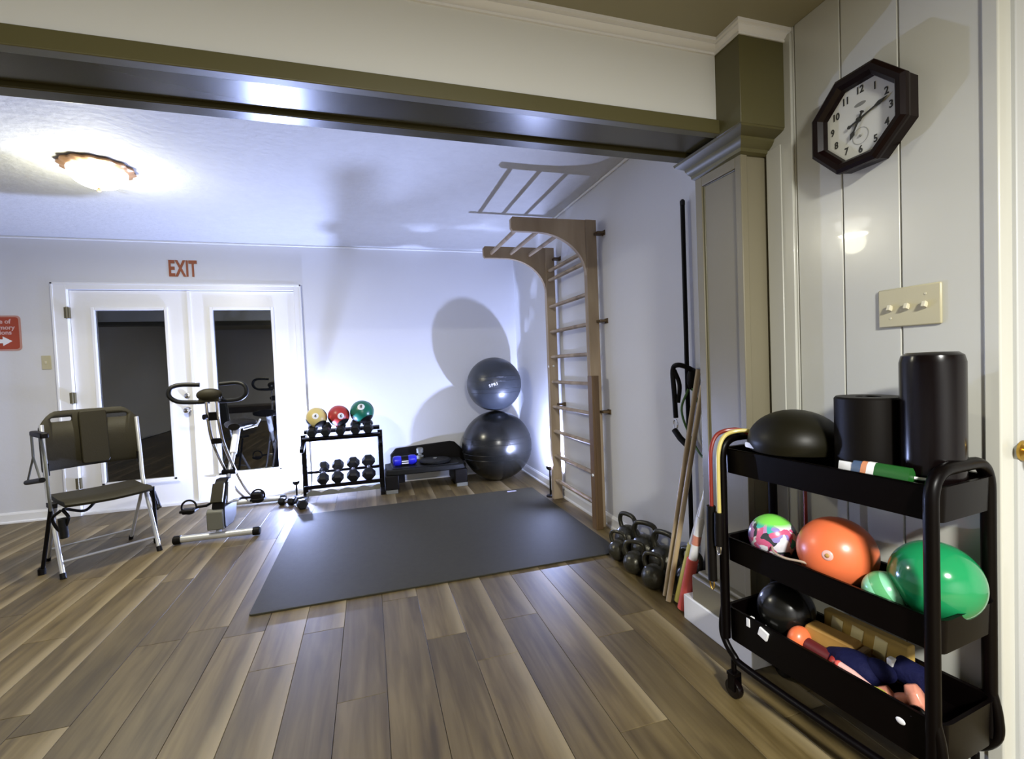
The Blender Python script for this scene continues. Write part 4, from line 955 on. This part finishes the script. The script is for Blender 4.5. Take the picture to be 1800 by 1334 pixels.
part('head', MB().lathe([(0.018, 0.020), (0.034, 0.027), (0.033, 0.050), (0.020, 0.056)], (0, 0, 0), 8, axis=(1, 0, 0.5)), 'peach', q, bevel=0.003)
part('handle', MB().lathe([(0.013, -0.014), (0.015, 0.005), (0.013, 0.025)], (0, 0, 0), 14, axis=(1, 0, 0.5)), 'peach', q)
q = on_cart('pink_massage_stick', 'pink vinyl stick along the front rim of the bottom tray', 'stick', 0.410, 0.028, 0.290)
part('stick', MB().tube([(-0.035, 0, 0.018), (0.0, 0.0, 0.014), (0.045, 0.0, 0.0)], 0.0105, 14), 'pink', q)
part('cap', MB().ball((-0.037, 0, 0.018), 0.0112, 14, 10), 'coral', q)
q = on_cart('lime_band', 'lime green rubber band coiled at the front of bottom tray', 'exercise band', 0.470, 0.030, 0.282)
part('band', MB().tube(smooth_path([(-0.03, 0, 0), (0, 0.012, 0.006), (0.03, 0, 0.004), (0.0, -0.006, 0.0)], 6, closed=True), 0.008, 8, closed=True), 'lime', q)
q = on_cart('chrome_ring_ball', 'small glossy black ball with bright highlight near the cart post', 'ball', 0.556, 0.035, 0.268)
part('skin', MB().ball((0, 0, 0.018), 0.021, 24, 16), 'gloss_black', q)
part('ring', MB().tube([(0.0215*math.cos(a), 0.0215*math.sin(a), 0.022) for a in [2*PI*i/24 for i in range(24)]], 0.0012, 6, closed=True), 'chrome', q)
# tubes draped over the far handle of the cart
def draped(name, label, s, v, m, zb, zh, clipm, lean=0.0):
    q = on_cart(name, label, 'exercise band', 0, 0, 0.921)
    part('tube', MB().tube(smooth_path([(0.085+s, 0.115, -0.035), (0.045+s, 0.080, 0.006), (s+0.010, 0.040, 0.006), (s, 0.000, -0.012), (s, -0.024, -0.060), (s, -0.028, -0.14), (s, -0.028, zb-0.921)], 8), 0.0070, 10), m, q)
    part('handle', MB().tube([(s, -0.030, zb-0.921+0.015), (s-0.001, -0.031, zb-0.921-0.05), (s, -0.031, zh-0.921)], 0.0155, 12), 'black', q, 'black foam handle')
    cx, cz = s, zh-0.921-0.010
    part('carabiner', MB().tube([(cx+0.009*math.cos(a), -0.034, cz+0.022*math.sin(a)) for a in [2*PI*i/20 for i in range(20)]], 0.0028, 8, closed=True), clipm, q)
draped('resistance_tube', 'dark red resistance tube draped over the far handle of the cart', -0.024, 0, 'redcord', 0.650, 0.40, 'brass')
draped('resistance_tube', 'yellow resistance tube draped over the far handle of the cart', 0.010, 0, 'bandyellow', 0.635, 0.535, 'chrome')
q = on_cart('red_hanging_tube', 'thin red tube hanging behind the middle tray of the cart', 'exercise band', 0.130, 0.240, 0.545)
part('tube', MB().tube(smooth_path([(0, 0, 0.0), (0.0, 0.002, 0.12), (0.0, 0.0, 0.25), (0, 0.005, 0.335)], 4), 0.006, 10), 'redcord', q)
